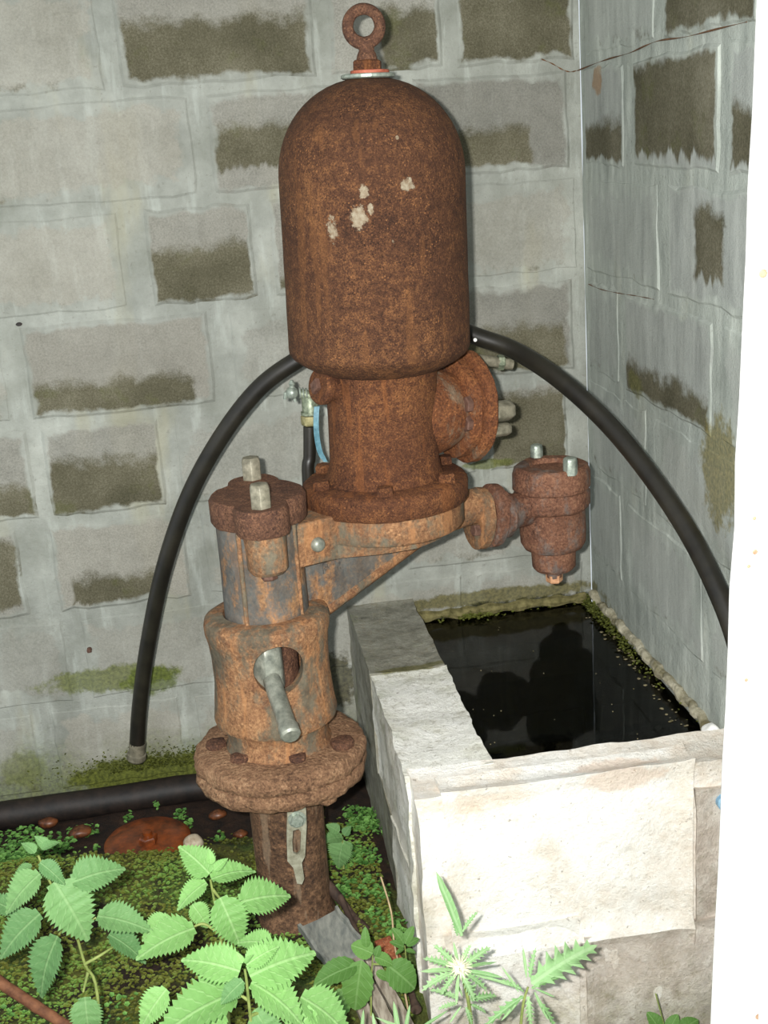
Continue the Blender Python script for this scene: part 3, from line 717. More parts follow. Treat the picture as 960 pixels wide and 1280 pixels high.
# --- neck, foot flange
bm = bmesh.new(); lathe(bm, B0, BD, [(r, L0(z)) for r, z in [(.108, 1.216), (.104, 1.195), (.103, 1.12), (.104, 1.04), (.107, 1.022), (.112, 1.008), (.118, 1.000)]], 72, fn=wob(.006, 4, 5))
neck = obj('neck', bm, m_neck, pump, smooth=40)
bm = bmesh.new(); lathe(bm, V((-.5545, -.5, 0)), (0, 0, 1), [(.10, 1.006), (.148, 1.003), (.156, .997), (.159, .989), (.158, .962), (.154, .957)], 96, fn=wob(.012, 5, 2))
rough(bm, .0015, 60, 2); ff = obj('foot_flange', bm, m_neck, pump, smooth=40)
for a in (200, 262, 322, 20, 90, 145):
    bm = bmesh.new(); a = math.radians(a); hexbolt(bm, V((-.5545 + .133 * math.cos(a), -.5 + .133 * math.sin(a), 1.000)), (0, 0, 1), .017, .019, a); rough(bm, .002, 80, 3)
    obj('nut', bm, m_neck, ff, smooth=30)
# --- ring under the flange and arm back to the body
bm = bmesh.new(); lathe(bm, V((-.5555, -.5, 0)), (0, 0, 1), [(.13, .906), (.146, .909), (.149, .914), (.149, .950), (.146, .9565)], 80, fn=wob(.006, 4, 9))
obj('ring_seat', bm, m_body, pump, smooth=40)
def armpt(s, w, z): q = A + D * s + NRM * w; return V((q.x, q.y, z))
bm = bmesh.new()   # tapered arm plate under the ring
poly = [(.04, .054), (.135, .056), (.20, .085), (.27, .105), (.335, .085), (.365, .04), (.372, 0), (.365, -.04), (.335, -.085), (.27, -.105), (.20, -.085), (.135, -.056), (.04, -.054)]
extrude_poly(bm, [armpt(s, w, .883) for s, w in poly], (0, 0, .028)); bevel(bm, .004); rough(bm, .0012, 50)
obj('arm_plate', bm, m_body, pump, smooth=35)
bm = bmesh.new()   # square shoulder carrying the bolt
extrude_poly(bm, [armpt(s, w, .884) for s, w in [(.03, .060), (.125, .058), (.15, .045), (.15, -.05), (.03, -.05)]], (0, 0, .083)); bevel(bm, .006, 3); rough(bm, .0012, 50)
sh = obj('arm_shoulder', bm, m_body, pump, smooth=35)
q = armpt(.088, .060, .922)
bm = bmesh.new(); lathe(bm, q, NRM, [(.014, -.004), (.0135, .004), (.010, .009), (.004, .0115)], 20); obj('bolt_head', bm, m_steel2, sh, 'bright round bolt head', smooth=60)
bm = bmesh.new()   # gusset web under the arm
web = [(.02, .884), (.36, .884), (.355, .870), (.13, .775), (.02, .76)]
extrude_poly(bm, [armpt(s, .013, z) for s, z in web], NRM * -.026); bevel(bm, .003); rough(bm, .0008, 50)
gus = obj('gusset_web', bm, m_blue, pump, smooth=35)
bm = bmesh.new()   # raised rim along the web's sloping edge
tube(bm, [armpt(.11, 0, .770), armpt(.13, 0, .776), armpt(.355, 0, .871)], .016, 8, 4)
obj('web_rim', bm, m_body, gus, smooth=60)
# cast letters on the web
def letter(strokes, s0, z0, h):
    bm = bmesh.new()
    for (u0, v0, u1, v1) in strokes:
        p0, p1 = armpt(s0 + u0 * h * .6, .0135, z0 + v0 * h), armpt(s0 + u1 * h * .6, .0135, z0 + v1 * h)
        d = (p1 - p0).normalized(); s_ = d.cross(NRM) * .0016
        extrude_poly(bm, [p0 - s_, p1 - s_, p1 + s_, p0 + s_], NRM * .0025)
    return obj('cast_letter', bm, m_blue, gus)
letter([(0, 0, 0, 1), (0, 1, .8, 1), (.8, 1, .8, .5), (.8, .5, 0, .5)], .118, .846, .020)
letter([(0, 0, .4, 1), (.4, 1, .8, 0)], .148, .848, .013)
# --- lower body: cap, upper cylinder, shoulder barrel
capn = lambda a, r, h: r
bm = bmesh.new(); outline = []
FD = V((.03, -1, 0)).normalized()      # fore-aft direction through the two cap bolts
SD = V((1, .03, 0)).normalized()
for i in range(64):
    a = 2 * math.pi * i / 64; p = V((math.cos(a) * .087, math.sin(a) * .087))
    # union of disc and two ears
    best = .087
    for sgn in (1, -1):
        ex = sgn * .086; rr = .048; ca = math.sin(a); b_ = ex * ca; disc_ = b_ * b_ - ex * ex + rr * rr
        if disc_ > 0 and b_ > 0: best = max(best, b_ + math.sqrt(disc_))
    outline.append((a, best))
rings = []
for z, k in ((.975, -.003), (.979, 0), (1.018, .001), (1.025, -.004)):
    rings.append([bm.verts.new(V((AX + .004, AY, z)) + SD * math.cos(a) * (r + k) + FD * math.sin(a) * (r + k)) for a, r in outline])
for a, b in zip(rings, rings[1:]):
    for i in range(64): bm.faces.new((a[i], a[(i + 1) % 64], b[(i + 1) % 64], b[i]))
bm.faces.new(rings[0][::-1]); bm.faces.new(rings[-1]); rough(bm, .0022, 45, 4, .4)
cap = obj('cap', bm, m_cap, pump, 'dark rusty oval cap with two ears', smooth=40)
for sgn in (1, -1):
    q = V((AX + .004, AY, 1.024)) + FD * .098 * sgn
    bm = bmesh.new(); hexbolt(bm, q, (0, 0, 1), .0195, .043, .5); bevel(bm, .0015, 1); obj('cap_bolt', bm, m_steel, cap, 'tall grey hexagon bolt head', smooth=30)
bm = bmesh.new(); lathe(bm, (AX + .001, AY, 0), (0, 0, 1), [(.0785, .778), (.0775, .83), (.0765, .90), (.077, .978)], 64, fn=wob(.006, 3, 1))
up = obj('upper_cylinder', bm, m_blue, pump, smooth=40)
for sgn in (1, -1):
    q = V((AX + .006, AY, 0)) + FD * .088 * sgn
    bm = bmesh.new(); lathe(bm, q, (0, 0, 1), [(.030, .903), (.036, .910), (.037, .975)], 32); lathe(bm, V((AX, AY, 0)) + FD * .06 * sgn, (0, 0, 1), [(.03, .905), (.034, .974)], 20)
    rough(bm, .0012, 60); obj('bolt_boss', bm, m_body, up, 'rounded boss under the cap bolt', smooth=40)
    bm = bmesh.new(); hexbolt(bm, q + V((0, 0, .905)), (0, 0, -1), .0155, .016, .2); rough(bm, .0015, 80); obj('bolt_end', bm, m_darkn, up, smooth=30)
for xo in (-.038, .062):
    bm = bmesh.new(); q = V((AX + xo, AY - math.sqrt(max(0, .0775 ** 2 - xo * xo)), 0))
    tube(bm, [q + V((0, 0, .782)), q + V((0, 0, .88)), q + V((0, 0, .972))], .0045, 8, 6); rough(bm, .001, 60)
    obj('casting_rib', bm, m_body, up, 'orange-stained vertical rib', smooth=60)
# barrel with the pin window cut through its wall
bar = [(.080, .801), (.104, .799), (.115, .792), (.1175, .782), (.1165, .768), (.112, .752), (.109, .72), (.109, .67), (.113, .62), (.1165, .597), (.114, .588), (.100, .583), (.096, .576), (.096, .545), (.101, .534), (.104, .524)]
inn = [(.088, .524), (.088, .60), (.084, .70), (.084, .76), (.070, .775)]
bm = bmesh.new(); nseg = 96; base = V((AX - .001, AY, 0)); loop = [(r, z) for r, z in bar] + inn
rgs = []
fnb = wob(.012, 3, 3)
def dense(l):
    o = []
    for (a, b) in zip(l, l[1:]):
        k = max(1, int(math.dist(a, b) / .012)); o += [(a[0] + (b[0] - a[0]) * i / k, a[1] + (b[1] - a[1]) * i / k) for i in range(k)]
    return o + [l[-1]]
loop = dense(loop)
for (r, z) in loop:
    rgs.append([bm.verts.new(base + V((math.cos(2 * math.pi * i / nseg) * fnb(2 * math.pi * i / nseg, r, z), math.sin(2 * math.pi * i / nseg) * fnb(2 * math.pi * i / nseg, r, z), z))) for i in range(nseg)])
for q_ in range(len(rgs)):
    a, b = rgs[q_], rgs[(q_ + 1) % len(rgs)]
    for i in range(nseg): bm.faces.new((a[i], a[(i + 1) % nseg], b[(i + 1) % nseg], b[i]))
barrel = obj('barrel', bm, m_body, pump, 'waisted rust-and-grey barrel with an arched window')
wc = at(349, 838, AY - .108); wdir = V((wc.x - AX, wc.y - AY, 0)).normalized(); wx = V((-wdir.y, wdir.x, 0))
cb = bmesh.new(); pts = []
for i in range(40):
    a = 2 * math.pi * i / 40; pts.append(V((AX, AY, wc.z)) + wdir * .05 + wx * .0455 * math.cos(a) + V((0, 0, 1)) * (.048 * math.sin(a)))
extrude_poly(cb, pts, wdir * .12); bmesh.ops.recalc_face_normals(cb, faces=cb.faces)
cm = bpy.data.meshes.new('tmp'); cb.to_mesh(cm); cb.free(); co = bpy.data.objects.new('tmp', cm); COL.objects.link(co); co.location = (0, 0, 0)
bmod = barrel.modifiers.new('cut', 'BOOLEAN'); bmod.object = co; bmod.operation = 'DIFFERENCE'; bmod.solver = 'EXACT'
bpy.context.view_layer.update(); dg = bpy.context.evaluated_depsgraph_get()
nm = bpy.data.meshes.new_from_object(barrel.evaluated_get(dg)); barrel.modifiers.clear(); barrel.data = nm; bpy.data.objects.remove(co)
for f in nm.polygons: f.use_smooth = True
try: nm.set_sharp_from_angle(angle=math.radians(38))
except Exception: pass
# inner sleeve, stem nut and pin seen through the window
bm = bmesh.new(); lathe(bm, (AX, AY, 0), (0, 0, 1), [(.05, .53), (.05, .79)], 32); sl = obj('inner_sleeve', bm, m_cap, barrel, 'dark inner sleeve')
q = V((AX, AY, wc.z)) + wdir * .062 - wx * .014
bm = bmesh.new(); hexbolt(bm, q + V((0, 0, -.05)), (0, 0, 1), .031, .085, .35); bevel(bm, .002, 1); obj('stem_nut', bm, m_steel2, barrel, 'grey hexagonal nut in the window', smooth=30)
p0 = at(337, 842, AY - .07); p1 = at(364, 921, AY - .205)
bm = bmesh.new(); dd = (p1 - p0); lathe(bm, p0, dd, [(.0165, 0), (.0165, dd.length - .026), (.0185, dd.length - .022), (.0185, dd.length - .004), (.015, dd.length)], 24)
pin = obj('pin', bm, m_steel2, barrel, 'grey steel pin sticking out of the window', smooth=40)
# --- base flange pair
def rag(a, r, h): return r * (1 + .030 * noise.noise(V((math.cos(a) * 3, math.sin(a) * 3, 3))) + .014 * noise.noise(V((math.cos(a) * 11, math.sin(a) * 11, h * 40))))
bm = bmesh.new(); lathe(bm, (AX, AY, 0), (0, 0, 1), [(.108, .534), (.138, .533), (.156, .530), (.1625, .522), (.164, .512), (.1625, .501), (.158, .4985)], 110, fn=rag); rough(bm, .0035, 38, 5, .5)
fl1 = obj('base_flange', bm, m_flange, pump, 'thick flaking upper base flange', smooth=60)
bm = bmesh.new(); lathe(bm, (AX, AY, 0), (0, 0, 1), [(.155, .499), (.1625, .494), (.164, .480), (.160, .468), (.146, .462), (.07, .461)], 110, fn=rag); rough(bm, .004, 38, 8, .5)
fl2 = obj('base_flange', bm, m_flange, pump, 'thick flaking lower base flange', smooth=60)
for px, py, r in ((271, 928, .021), (300, 945, .019), (371, 944, .019), (428, 926, .024)):
    q = atz(px, py + 4, .535); bm = bmesh.new(); hexbolt(bm, V((q.x, q.y, .529)), (0, 0, 1), r, .016, px); bevel(bm, .003, 1); rough(bm, .004, 50, px)
    obj('nut', bm, m_cap, fl1, smooth=50)
q = atz(300, 1014, .455); bm = bmesh.new(); lathe(bm, V((q.x + .006, q.y + .03, 0)), (0, 0, 1), [(.016, .448), (.022, .453), (.022, .466)], 14); rough(bm, .003, 60); obj('bolt_end', bm, m_flange, fl2, smooth=50)
for px, py in ((415, 1000), (430, 985)):
    q = atz(px, py, .462); bm = bmesh.new(); bmesh.ops.create_icosphere(bm, subdivisions=2, radius=.02, matrix=Matrix.Translation((AX + (q.x - AX) * .9, AY + (q.y - AY) * .9, .468))); rough(bm, .006, 50, px)
    obj('rust_lump', bm, m_flange, fl2, smooth=60)
# --- standpipe
bm = bmesh.new(); lathe(bm, (AX, AY, 0), (0, 0, 1), [(.084, .12), (.080, .15), (.0725, .175), (.071, .20), (.0705, .30), (.0715, .40), (.073, .463)], 56, fn=wob(.03, 2.5, 6)); rough(bm, .002, 40, 3)
sp_ = obj('standpipe', bm, m_pipe, pump, smooth=50)
# hanging slotted link under the flange
bm = bmesh.new(); LY = AY - .115
def L(px, py): return at(px, py, LY)
outer = [(359, 1008), (365, 1002), (376, 1002), (382, 1008), (383, 1030), (381, 1068), (377, 1076), (380, 1096), (377, 1103), (371, 1102), (366, 1082), (359, 1074), (358, 1040)]
inner = [(366, 1036), (373, 1034), (376, 1038), (375, 1062), (371, 1066), (366, 1064), (365, 1050)]
o0 = [bm.verts.new(L(*q)) for q in outer]; i0 = [bm.verts.new(L(*q)) for q in inner]
ed = [bm.edges.new((o0[i], o0[(i + 1) % len(o0)])) for i in range(len(o0))] + [bm.edges.new((i0[i], i0[(i + 1) % len(i0)])) for i in range(len(i0))]
bmesh.ops.triangle_fill(bm, use_beauty=True, edges=ed)
ex = bmesh.ops.extrude_face_region(bm, geom=bm.faces[:]); bmesh.ops.translate(bm, verts=[v for v in ex['geom'] if isinstance(v, bmesh.types.BMVert)], vec=(0, -.007, 0))
link = obj('slotted_link', bm, plain('link_steel', C(120, 116, 96), C(168, 166, 146), 70, .55, .2), pump, 'grey slotted iron link hanging under the flange')
bm = bmesh.new(); tube(bm, [V((AX + .01, AY - .06, .478)), V((L(371, 1012).x, LY + .0, L(371, 1012).z))], .008, 10, smooth=False); obj('hanger_lug', bm, m_flange, link)
bm = bmesh.new(); hexbolt(bm, L(371, 1022) + V((0, -.006, 0)), (0, -1, 0), .0125, .010, .2, .002); obj('bolt_head', bm, m_galv, link, 'pale bolt head', smooth=30)
# --- side branch with blank flange on the vessel neck
BZ = 1.118; BC = V((-.5505, -.5, BZ)); bd = (D + V((0, 0, -.06))).normalized()
bm = bmesh.new(); lathe(bm, BC, bd, [(.088, .03), (.086, .10), (.078, .13), (.070, .15), (.066, .165), (.070, .178)], 48, fn=wob(.02, 3, 4)); rough(bm, .002, 40)
br = obj('side_branch', bm, m_branch, pump, 'stub branch with rusty blank flange', smooth=50)
def ovalf(a, r, h): return r * (1 + .06 * math.cos(2 * a) + .015 * math.cos(6 * a))
bm = bmesh.new(); lathe(bm, BC, bd, [(.086, .150), (.091, .153), (.091, .170), (.086, .173)], 56, hint=(0, 0, 1), fn=ovalf); rough(bm, .0015, 50); obj('flange', bm, m_branch, br, smooth=40)
bm = bmesh.new(); lathe(bm, BC, bd, [(.098, .178), (.1025, .181), (.1025, .197), (.098, .201)], 56, hint=(0, 0, 1), fn=ovalf); rough(bm, .0015, 50); bfl = obj('blank_flange', bm, m_branch, br, smooth=40)
ux = V((0, 0, 1)); uy = bd.cross(ux).normalized()
for (a, rr, ln, r) in ((94, .060, .056, .021), (120, .078, .044, .0135), (-40, .072, .034, .011), (150, .074, .022, .014)):
    q = BC + bd * .197 + (ux * math.cos(math.radians(a)) + uy * math.sin(math.radians(a))) * rr * (1)
    bm = bmesh.new(); hexbolt(bm, q, bd, r, ln, .4); bevel(bm, .0012, 1); obj('bolt_head', bm, m_steel, bfl, smooth=30)
for (a, rr) in ((75, .074), (105, .07)):
    q = BC + bd * .150 + (ux * math.cos(math.radians(a)) + uy * math.sin(math.radians(a))) * rr
    bm = bmesh.new(); hexbolt(bm, q, -bd, .016, .012, .4); rough(bm, .001, 90); obj('nut', bm, m_darkn, br, smooth=30)
# small lug on the opposite side
lq = V((-.551, -.5, 1.196)) - D * .122
bm = bmesh.new(); lathe(bm, lq, -D + V((0, 0, .25)), [(.026, -.05), (.028, -.012), (.036, -.008), (.037, .002), (.033, .007)], 32, fn=lambda a, r, h: r * (1 + .10 * math.cos(2 * a))); lug = obj('side_lug', bm, m_neck, pump, smooth=40)
bm = bmesh.new(); lathe(bm, lq + (-D) * .004, -D + V((0, 0, .25)), [(.015, 0), (.015, .010), (.013, .012)], 4); obj('bolt_head', bm, m_darkn, lug, 'dark square bolt head')
# --- waste valve on its short arm, over the trough
VX, VY = -.197, -.385; vc = V((VX, VY, 0))
bm = bmesh.new()
d2 = (V((VX, VY, 0)) - V((-.5555, -.5, 0))).normalized(); o2 = V((-.5555, -.5, .878)) 
Lt = (V((VX, VY, 0)) - V((-.5555, -.5, 0))).length
lathe(bm, o2 + V((0, 0, .028)), d2, [(.040, .13), (.036, .175), (.036, .20)], 28)
lathe(bm, o2, d2, [(.034, .19), (.034, .23)], 28)
arm2 = obj('valve_arm', bm, m_body, pump, smooth=40)
def oval2(a, r, h): return r * (1 + .10 * math.cos(2 * a))
tiltd = (d2 + V((0, 0, -.12))).normalized()
for i, (s, r, mt) in enumerate(((.192, .057, m_body), (.222, .059, m_valve))):
    bm = bmesh.new(); lathe(bm, o2 + V((0, 0, .002)) + d2 * s, tiltd, [(r - .006, 0), (r, .004), (r, .020), (r - .006, .024)], 40, hint=(0, 0, 1), fn=oval2); rough(bm, .0015, 50, i)
    f_ = obj('oval_flange', bm, mt, arm2, smooth=40)
    bm = bmesh.new(); q = o2 + d2 * (s + (.0 if i == 0 else .024)) - V((0, 0, .012)) + V((0, -1, 0)) * .034; hexbolt(bm, q, -tiltd if i == 0 else tiltd, .012, .012, .3); rough(bm, .001, 90); obj('nut', bm, m_darkn if i == 0 else m_valve, f_, smooth=30)
bm = bmesh.new(); lathe(bm, o2, d2, [(.034, .242), (.050, .249), (.050, .262), (.043, .270), (.036, .284), (.036, .32)], 36); rough(bm, .001, 60); obj('taper_stub', bm, m_valve, arm2, smooth=40)
bm = bmesh.new(); lathe(bm, vc, (0, 0, 1), [(.040, .776), (.060, .784), (.067, .797), (.0685, .82), (.068, .868), (.070, .872)], 56, fn=wob(.01, 3, 8)); rough(bm, .001, 60)
vb = obj('valve_body', bm, m_valve, pump, 'rusty waste valve body on a short arm over the trough', smooth=40)
def hexish(a, r, h): return r * (1 + .018 * math.cos(6 * a + .5))
bm = bmesh.new(); lathe(bm, vc, (0, 0, 1), [(.066, .866), (.075, .872), (.0775, .878), (.0775, .902), (.075, .906), (.075, .909), (.0785, .913), (.0785, .944), (.074, .957), (.070, .960), (.046, .960), (.044, .951)], 60, fn=hexish); rough(bm, .0012, 60)
vcap = obj('valve_cap', bm, m_valve, vb, smooth=35)
for px, py, h, r in ((671, 573, .036, .0135), (713, 590, .036, .0150)):
    q = atz(px, py, .957); bm = bmesh.new(); hexbolt(bm, q + V((0, 0, -.006)), (0, 0, 1), r, h, .9); bevel(bm, .0012, 1); obj('bolt_head', bm, m_galv, vcap, 'pale hexagon bolt head', smooth=30)
bm = bmesh.new(); lathe(bm, vc, (0, 0, 1), [(.038, .734), (.045, .742), (.046, .778)], 40); lathe(bm, vc, (0, 0, 1), [(.012, .712), (.016, .717), (.0165, .735)], 16); rough(bm, .001, 60)
obj('valve_foot', bm, m_valve, vb, smooth=40)
bm = bmesh.new(); hexbolt(bm, vc + V((0, 0, .722)), (0, 0, -1), .0175, .017, .2); obj('drain_nut', bm, plain('coppery', C(170, 120, 84), C(214, 164, 124), 80, .5), vb, 'coppery drain nut', smooth=30)

# ================================================================== HOSES, TAP
hp = [(171, 940, -.10), (175, 880, -.12), (186, 800, -.15), (205, 710, -.19), (236, 620, -.22), (277, 545, -.25), (325, 484, -.275), (378, 446, -.295), (430, 418, -.30), (500, 404, -.30), (560, 409, -.305), (600, 422, -.33), (645, 439, -.37), (700, 475, -.46), (760, 530, -.56), (815, 597, -.67), (862, 668, -.78), (898, 740, -.88), (922, 805, -.95), (930, 860, -.99)]
bm = bmesh.new(); tube(bm, [at(*q) for q in hp] + [V((-.05, -1.03, .50)), V((-.05, -1.06, .30)), V((-.05, -1.09, .06))], .0180, 16, 8)
h1 = obj('black_hose', bm, m_hose, None, 'thick black hose arching behind the air vessel from the left wall foot to the jamb', cat='hose', smooth=60, origin=at(171, 945, -.10))
q0, q1 = at(172, 928, -.103), at(170, 954, -.098)
bm = bmesh.new(); lathe(bm, q0, q1 - q0, [(.019, 0), (.019, .028), (.022, .030), (.0225, .042), (.020, .046)], 20); obj('end_fitting', bm, plain('grimy_fitting', C(84, 80, 66), C(128, 122, 104), 60, .6), h1, 'grimy grey end fitting', smooth=30)
bm = bmesh.new(); qq = at(594, 425, -.352); lathe(bm, qq, (-.2, -1, .1), [(.0042, -.004), (.0035, .002), (.001, .003)], 8); obj('white_mark', bm, m_white, h1, 'small white mark')
# pale tube clamp just behind the branch flange
q = at(622, 453, -.30)
tc = thing('clamp_fitting', 'small grimy brass hose fitting behind the right-hand blank flange', 'fitting', q)
bm = bmesh.new(); tube(bm, [at(590, 448, -.31), at(640, 456, -.30)], .011, 12, smooth=False); obj('tube_stub', bm, m_steel, tc, smooth=60)
bm = bmesh.new(); hexbolt(bm, at(622, 453, -.30), V((1, 0, -.1)), .016, .014, .2); obj('nut', bm, m_brass, tc, smooth=30)
# tap with blue lever
TY = -.385
tap = thing('hose_tap', 'corroded tap with long pale blue lever left of the vessel neck', 'tap', at(386, 515, TY))
def T(px, py, dy=0): return at(px, py, TY + dy)
bm = bmesh.new(); tube(bm, [T(375, 492), T(402, 497)], .009, 12, smooth=False); lathe(bm, T(387, 498), (0, 0, -1), [(.014, -.004), (.0165, .0), (.0165, .026), (.013, .030)], 16); tb = obj('tap_body', bm, m_brass, tap, smooth=35)
bm = bmesh.new(); hexbolt(bm, T(387, 519), (0, 0, -1), .0185, .020, .1); bevel(bm, .001, 1); obj('hex_nut', bm, plain('brass_nut', C(130, 124, 84), C(176, 168, 124), 90, .45, .3), tap, 'brassy hexagon nut', smooth=30)
bm = bmesh.new(); lathe(bm, T(388, 514), (0, 0, -1), [(.019, 0), (.019, .006)], 16); obj('collar', bm, m_brass, tap, smooth=30)
for k in range(3):
    bm = bmesh.new(); lathe(bm, T(374 + k * 4, 491 + k * .6), (1, 0, 0), [(.0105, 0), (.0115, .0015), (.0105, .003)], 16); obj('spring_ring', bm, m_galv, tap, smooth=40)
bm = bmesh.new(); bmesh.ops.create_uvsphere(bm, u_segments=16, v_segments=10, radius=.0125, matrix=Matrix.Translation(T(365, 491)))
lathe(bm, T(365, 486), (.05, 0, 1), [(.007, 0), (.0045, .006), (.0065, .010), (.003, .017)], 12)
lathe(bm, T(357, 494), (-.2, 0, -1), [(.004, -.006), (.004, .008)], 8); lathe(bm, T(368, 498), (.2, -.2, -1), [(.004, -.004), (.003, .007)], 8)
obj('handle', bm, m_galv, tap, 'pale pronged tap handle', smooth=40)
bm = bmesh.new(); P = smoothpath([T(396, 508, -.02), T(395, 525, -.024), T(396, 545, -.024), T(400, 565, -.02), T(407, 577, -.02)], 6)
prev = None
for i, p in enumerate(P):
    w = .0052 if i < len(P) - 3 else .004; r4 = [bm.verts.new(p + V((a * w, b * .0018, 0))) for a, b in ((-1, -1), (1, -1), (1, 1), (-1, 1))]
    if prev:
        for k in range(4): bm.faces.new((prev[k], prev[(k + 1) % 4], r4[(k + 1) % 4], r4[k]))
    else: bm.faces.new(r4[::-1])
    prev = r4
bm.faces.new(prev); obj('lever', bm, m_lever, tap, 'long pale blue lever', smooth=50)
bm = bmesh.new(); tube(bm, [T(387, 533), T(387, 570), T(386, 610), V((T(386, 610).x, TY + .02, .6)), V((-.71, TY + .05, .3)), V((-.74, TY + .1, .15))], .0125, 14, 8)
obj('drop_hose', bm, m_hose, None, 'thin black hose hanging straight down below the tap', cat='hose', smooth=60, origin=T(387, 533))

# ================================================================== THINGS ON THE GROUND
bm = bmesh.new(); tube(bm, [V((-1.75, -.065, .155)), V((-1.45, -.062, .160)), V((-1.2, -.058, .162)), V((-1.0, -.055, .163)), V((-.8, -.055, .163)), V((-.62, -.055, .16))], .033, 18, 8); rough(bm, .002, 14)
obj('wall_pipe', bm, m_hose2, None, 'thick black pipe lying in the wet gutter along the back wall', cat='pipe', smooth=60, origin=(-1.2, -.058, .13))
q = V((-1.110, -.262, .160)); cov = thing('round_cover', 'orange rust-stained round iron cover half sunk in the wet gutter', 'cover', q)
bm = bmesh.new(); lathe(bm, q, (0, -.02, 1), [(.092, -.03), (.096, .0), (.088, .006), (.05, .012), (.01, .014)], 40); rough(bm, .003, 30, 2); obj('disc', bm, m_orange, cov, smooth=50)
bm = bmesh.new(); hexbolt(bm, q + V((.004, -.026, .008)), (0, -.1, 1), .021, .020, .3); lathe(bm, q + V((.004, -.026, .024)), (0, -.1, 1), [(.011, 0), (.010, .014)], 12); rough(bm, .001, 80); obj('nut', bm, m_orange, cov, smooth=35)
bm = bmesh.new(); q = V((-1.008, -.325, .172)); bmesh.ops.create_icosphere(bm, subdivisions=3, radius=.0225, matrix=Matrix.Translation(q) @ Matrix.Diagonal((1, .9, .92, 1))); rough(bm, .003, 40, 3)
obj('pebble', bm, m_peb, None, 'round pale tan pebble on the moss left of the pump foot', cat='stone', smooth=60, origin=q)
# rusty stained stones in the gutter
for i, (px, py, r) in enumerate(((100, 1040, .02), (300, 1043, .014), (272, 1018, .016), (60, 1028, .018))):
    q = atz(px, py, .15); bm = bmesh.new(); bmesh.ops.create_icosphere(bm, subdivisions=2, radius=r, matrix=Matrix.Translation(q) @ Matrix.Diagonal((1.3, 1, .6, 1))); rough(bm, .006, 40, i)
    obj('stone', bm, plain('dark_stone', C(50, 30, 20), C(120, 70, 40), 60, .4), None, ['wet brown stone in the gutter left of the orange cover', 'wet rusty stone against the left side of the pump foot', 'wet brown stone in the gutter right of the orange cover', 'wet brown stone at the far left beside the black pipe'][i], cat='stone', smooth=60, origin=q)
# steel channel, plank, rods by the foot
def slab(P0, P1, w, th, n=10, up=V((0, -.3, 1)), lip=0, jag=0):
    P0, P1 = V(P0), V(P1); d = (P1 - P0).normalized(); s = d.cross(up).normalized(); u = s.cross(d); bm = bmesh.new(); rs = []
    for i in range(n + 1):
        p = P0 + (P1 - P0) * i / n + u * noise.noise(V((i * .5, P0.x * 9, 0))) * jag
        pr = [(-1, 0), (-1, 1 + lip), (-.86, 1 + lip), (-.82, 1), (0, 1 - (.3 if lip else 0)), (.82, 1), (.86, 1 + lip), (1, 1 + lip), (1, 0)]
        rs.append([bm.verts.new(p + s * a * w / 2 + u * b * th + s * noise.noise(V((i, a * 3, P0.y))) * jag) for a, b in pr])
    for a, b in zip(rs, rs[1:]):
        for k in range(len(a)): j = (k + 1) % len(a); bm.faces.new((a[k], a[j], b[j], b[k]))
    bm.faces.new(rs[0][::-1]); bm.faces.new(rs[-1]); return bm
c0, c1 = at(398, 1152, -.70), at(446, 1215, -.84)
obj('metal_channel', slab(c0, c1, .085, .008, 10, lip=1.2, jag=.003), m_channel, None, 'short grey metal channel leaning at the foot of the pump', cat='metal piece', smooth=35, origin=c0)
c0, c1 = at(447, 1205, -.835), at(500, 1310, -1.05)
pl = thing('old_plank', 'split weathered wooden plank lying below the grey metal channel', 'plank', c0)
for i, dx in enumerate((-.028, -.002, .024)):
    obj('splinter_strip', slab(c0 + V((dx, 0, 0)), c1 + V((dx * 1.15, 0, 0)), .022, .012 + .004 * (i % 2), 12, jag=.003), m_plank, pl, smooth=40)
bm = bmesh.new(); tube(bm, [at(408, 1103, -.60), at(440, 1143, -.66), at(470, 1178, -.74), at(505, 1222, -.84), at(520, 1262, -.93)], lambda t: .0085 + .002 * math.sin(t * 20), 10, 6); rough(bm, .0015, 60)
obj('dark_stick', bm, m_bark, None, 'dark bare stick slanting from the pump foot towards the trough corner', cat='stick', smooth=60, origin=at(408, 1103, -.60))
bm = bmesh.new(); tube(bm, [at(425, 1120, -.63), at(442, 1158, -.70), at(458, 1190, -.78)], .006, 8, 6); rough(bm, .001, 60)
obj('dark_stick', bm, m_bark, None, 'short dark stick right beside the grey metal channel', cat='stick', smooth=60, origin=at(425, 1120, -.63))
c0 = at(478, 1178, -.78); bm = slab(c0, at(500, 1215, -.86), .03, .01, 6, jag=.004); obj('rusty_scrap', bm, rust('scrap', C(90, 44, 26), C(140, 78, 50), C(176, 118, 84), scale=40), None, 'reddish rusty scrap beside the trough wall foot', cat='scrap', smooth=40, origin=c0)
bm = bmesh.new(); tube(bm, [at(0 - 60, 1190, -.90), at(0, 1228, -.92), at(45, 1258, -.95), at(95, 1290, -.99)], lambda t: .011 - .002 * t, 10, 6); rough(bm, .0015, 50)
obj('brown_stick', bm, m_stick, None, 'brown stick lying at the bottom left corner among nettles', cat='stick', smooth=60, origin=at(0, 1228, -.92))
bm = bmesh.new(); tube(bm, [at(476, 1096, -.84), at(489, 1140, -.86), at(493, 1180, -.88), at(503, 1225, -.90), at(510, 1262, -.93)], lambda t: .0018, 6, 5)
obj('dry_grass_stalk', bm, m_straw, None, 'thin dry straw-coloured grass stalk standing in front of the trough side', cat='grass', smooth=60, origin=at(510, 1262, -.93))

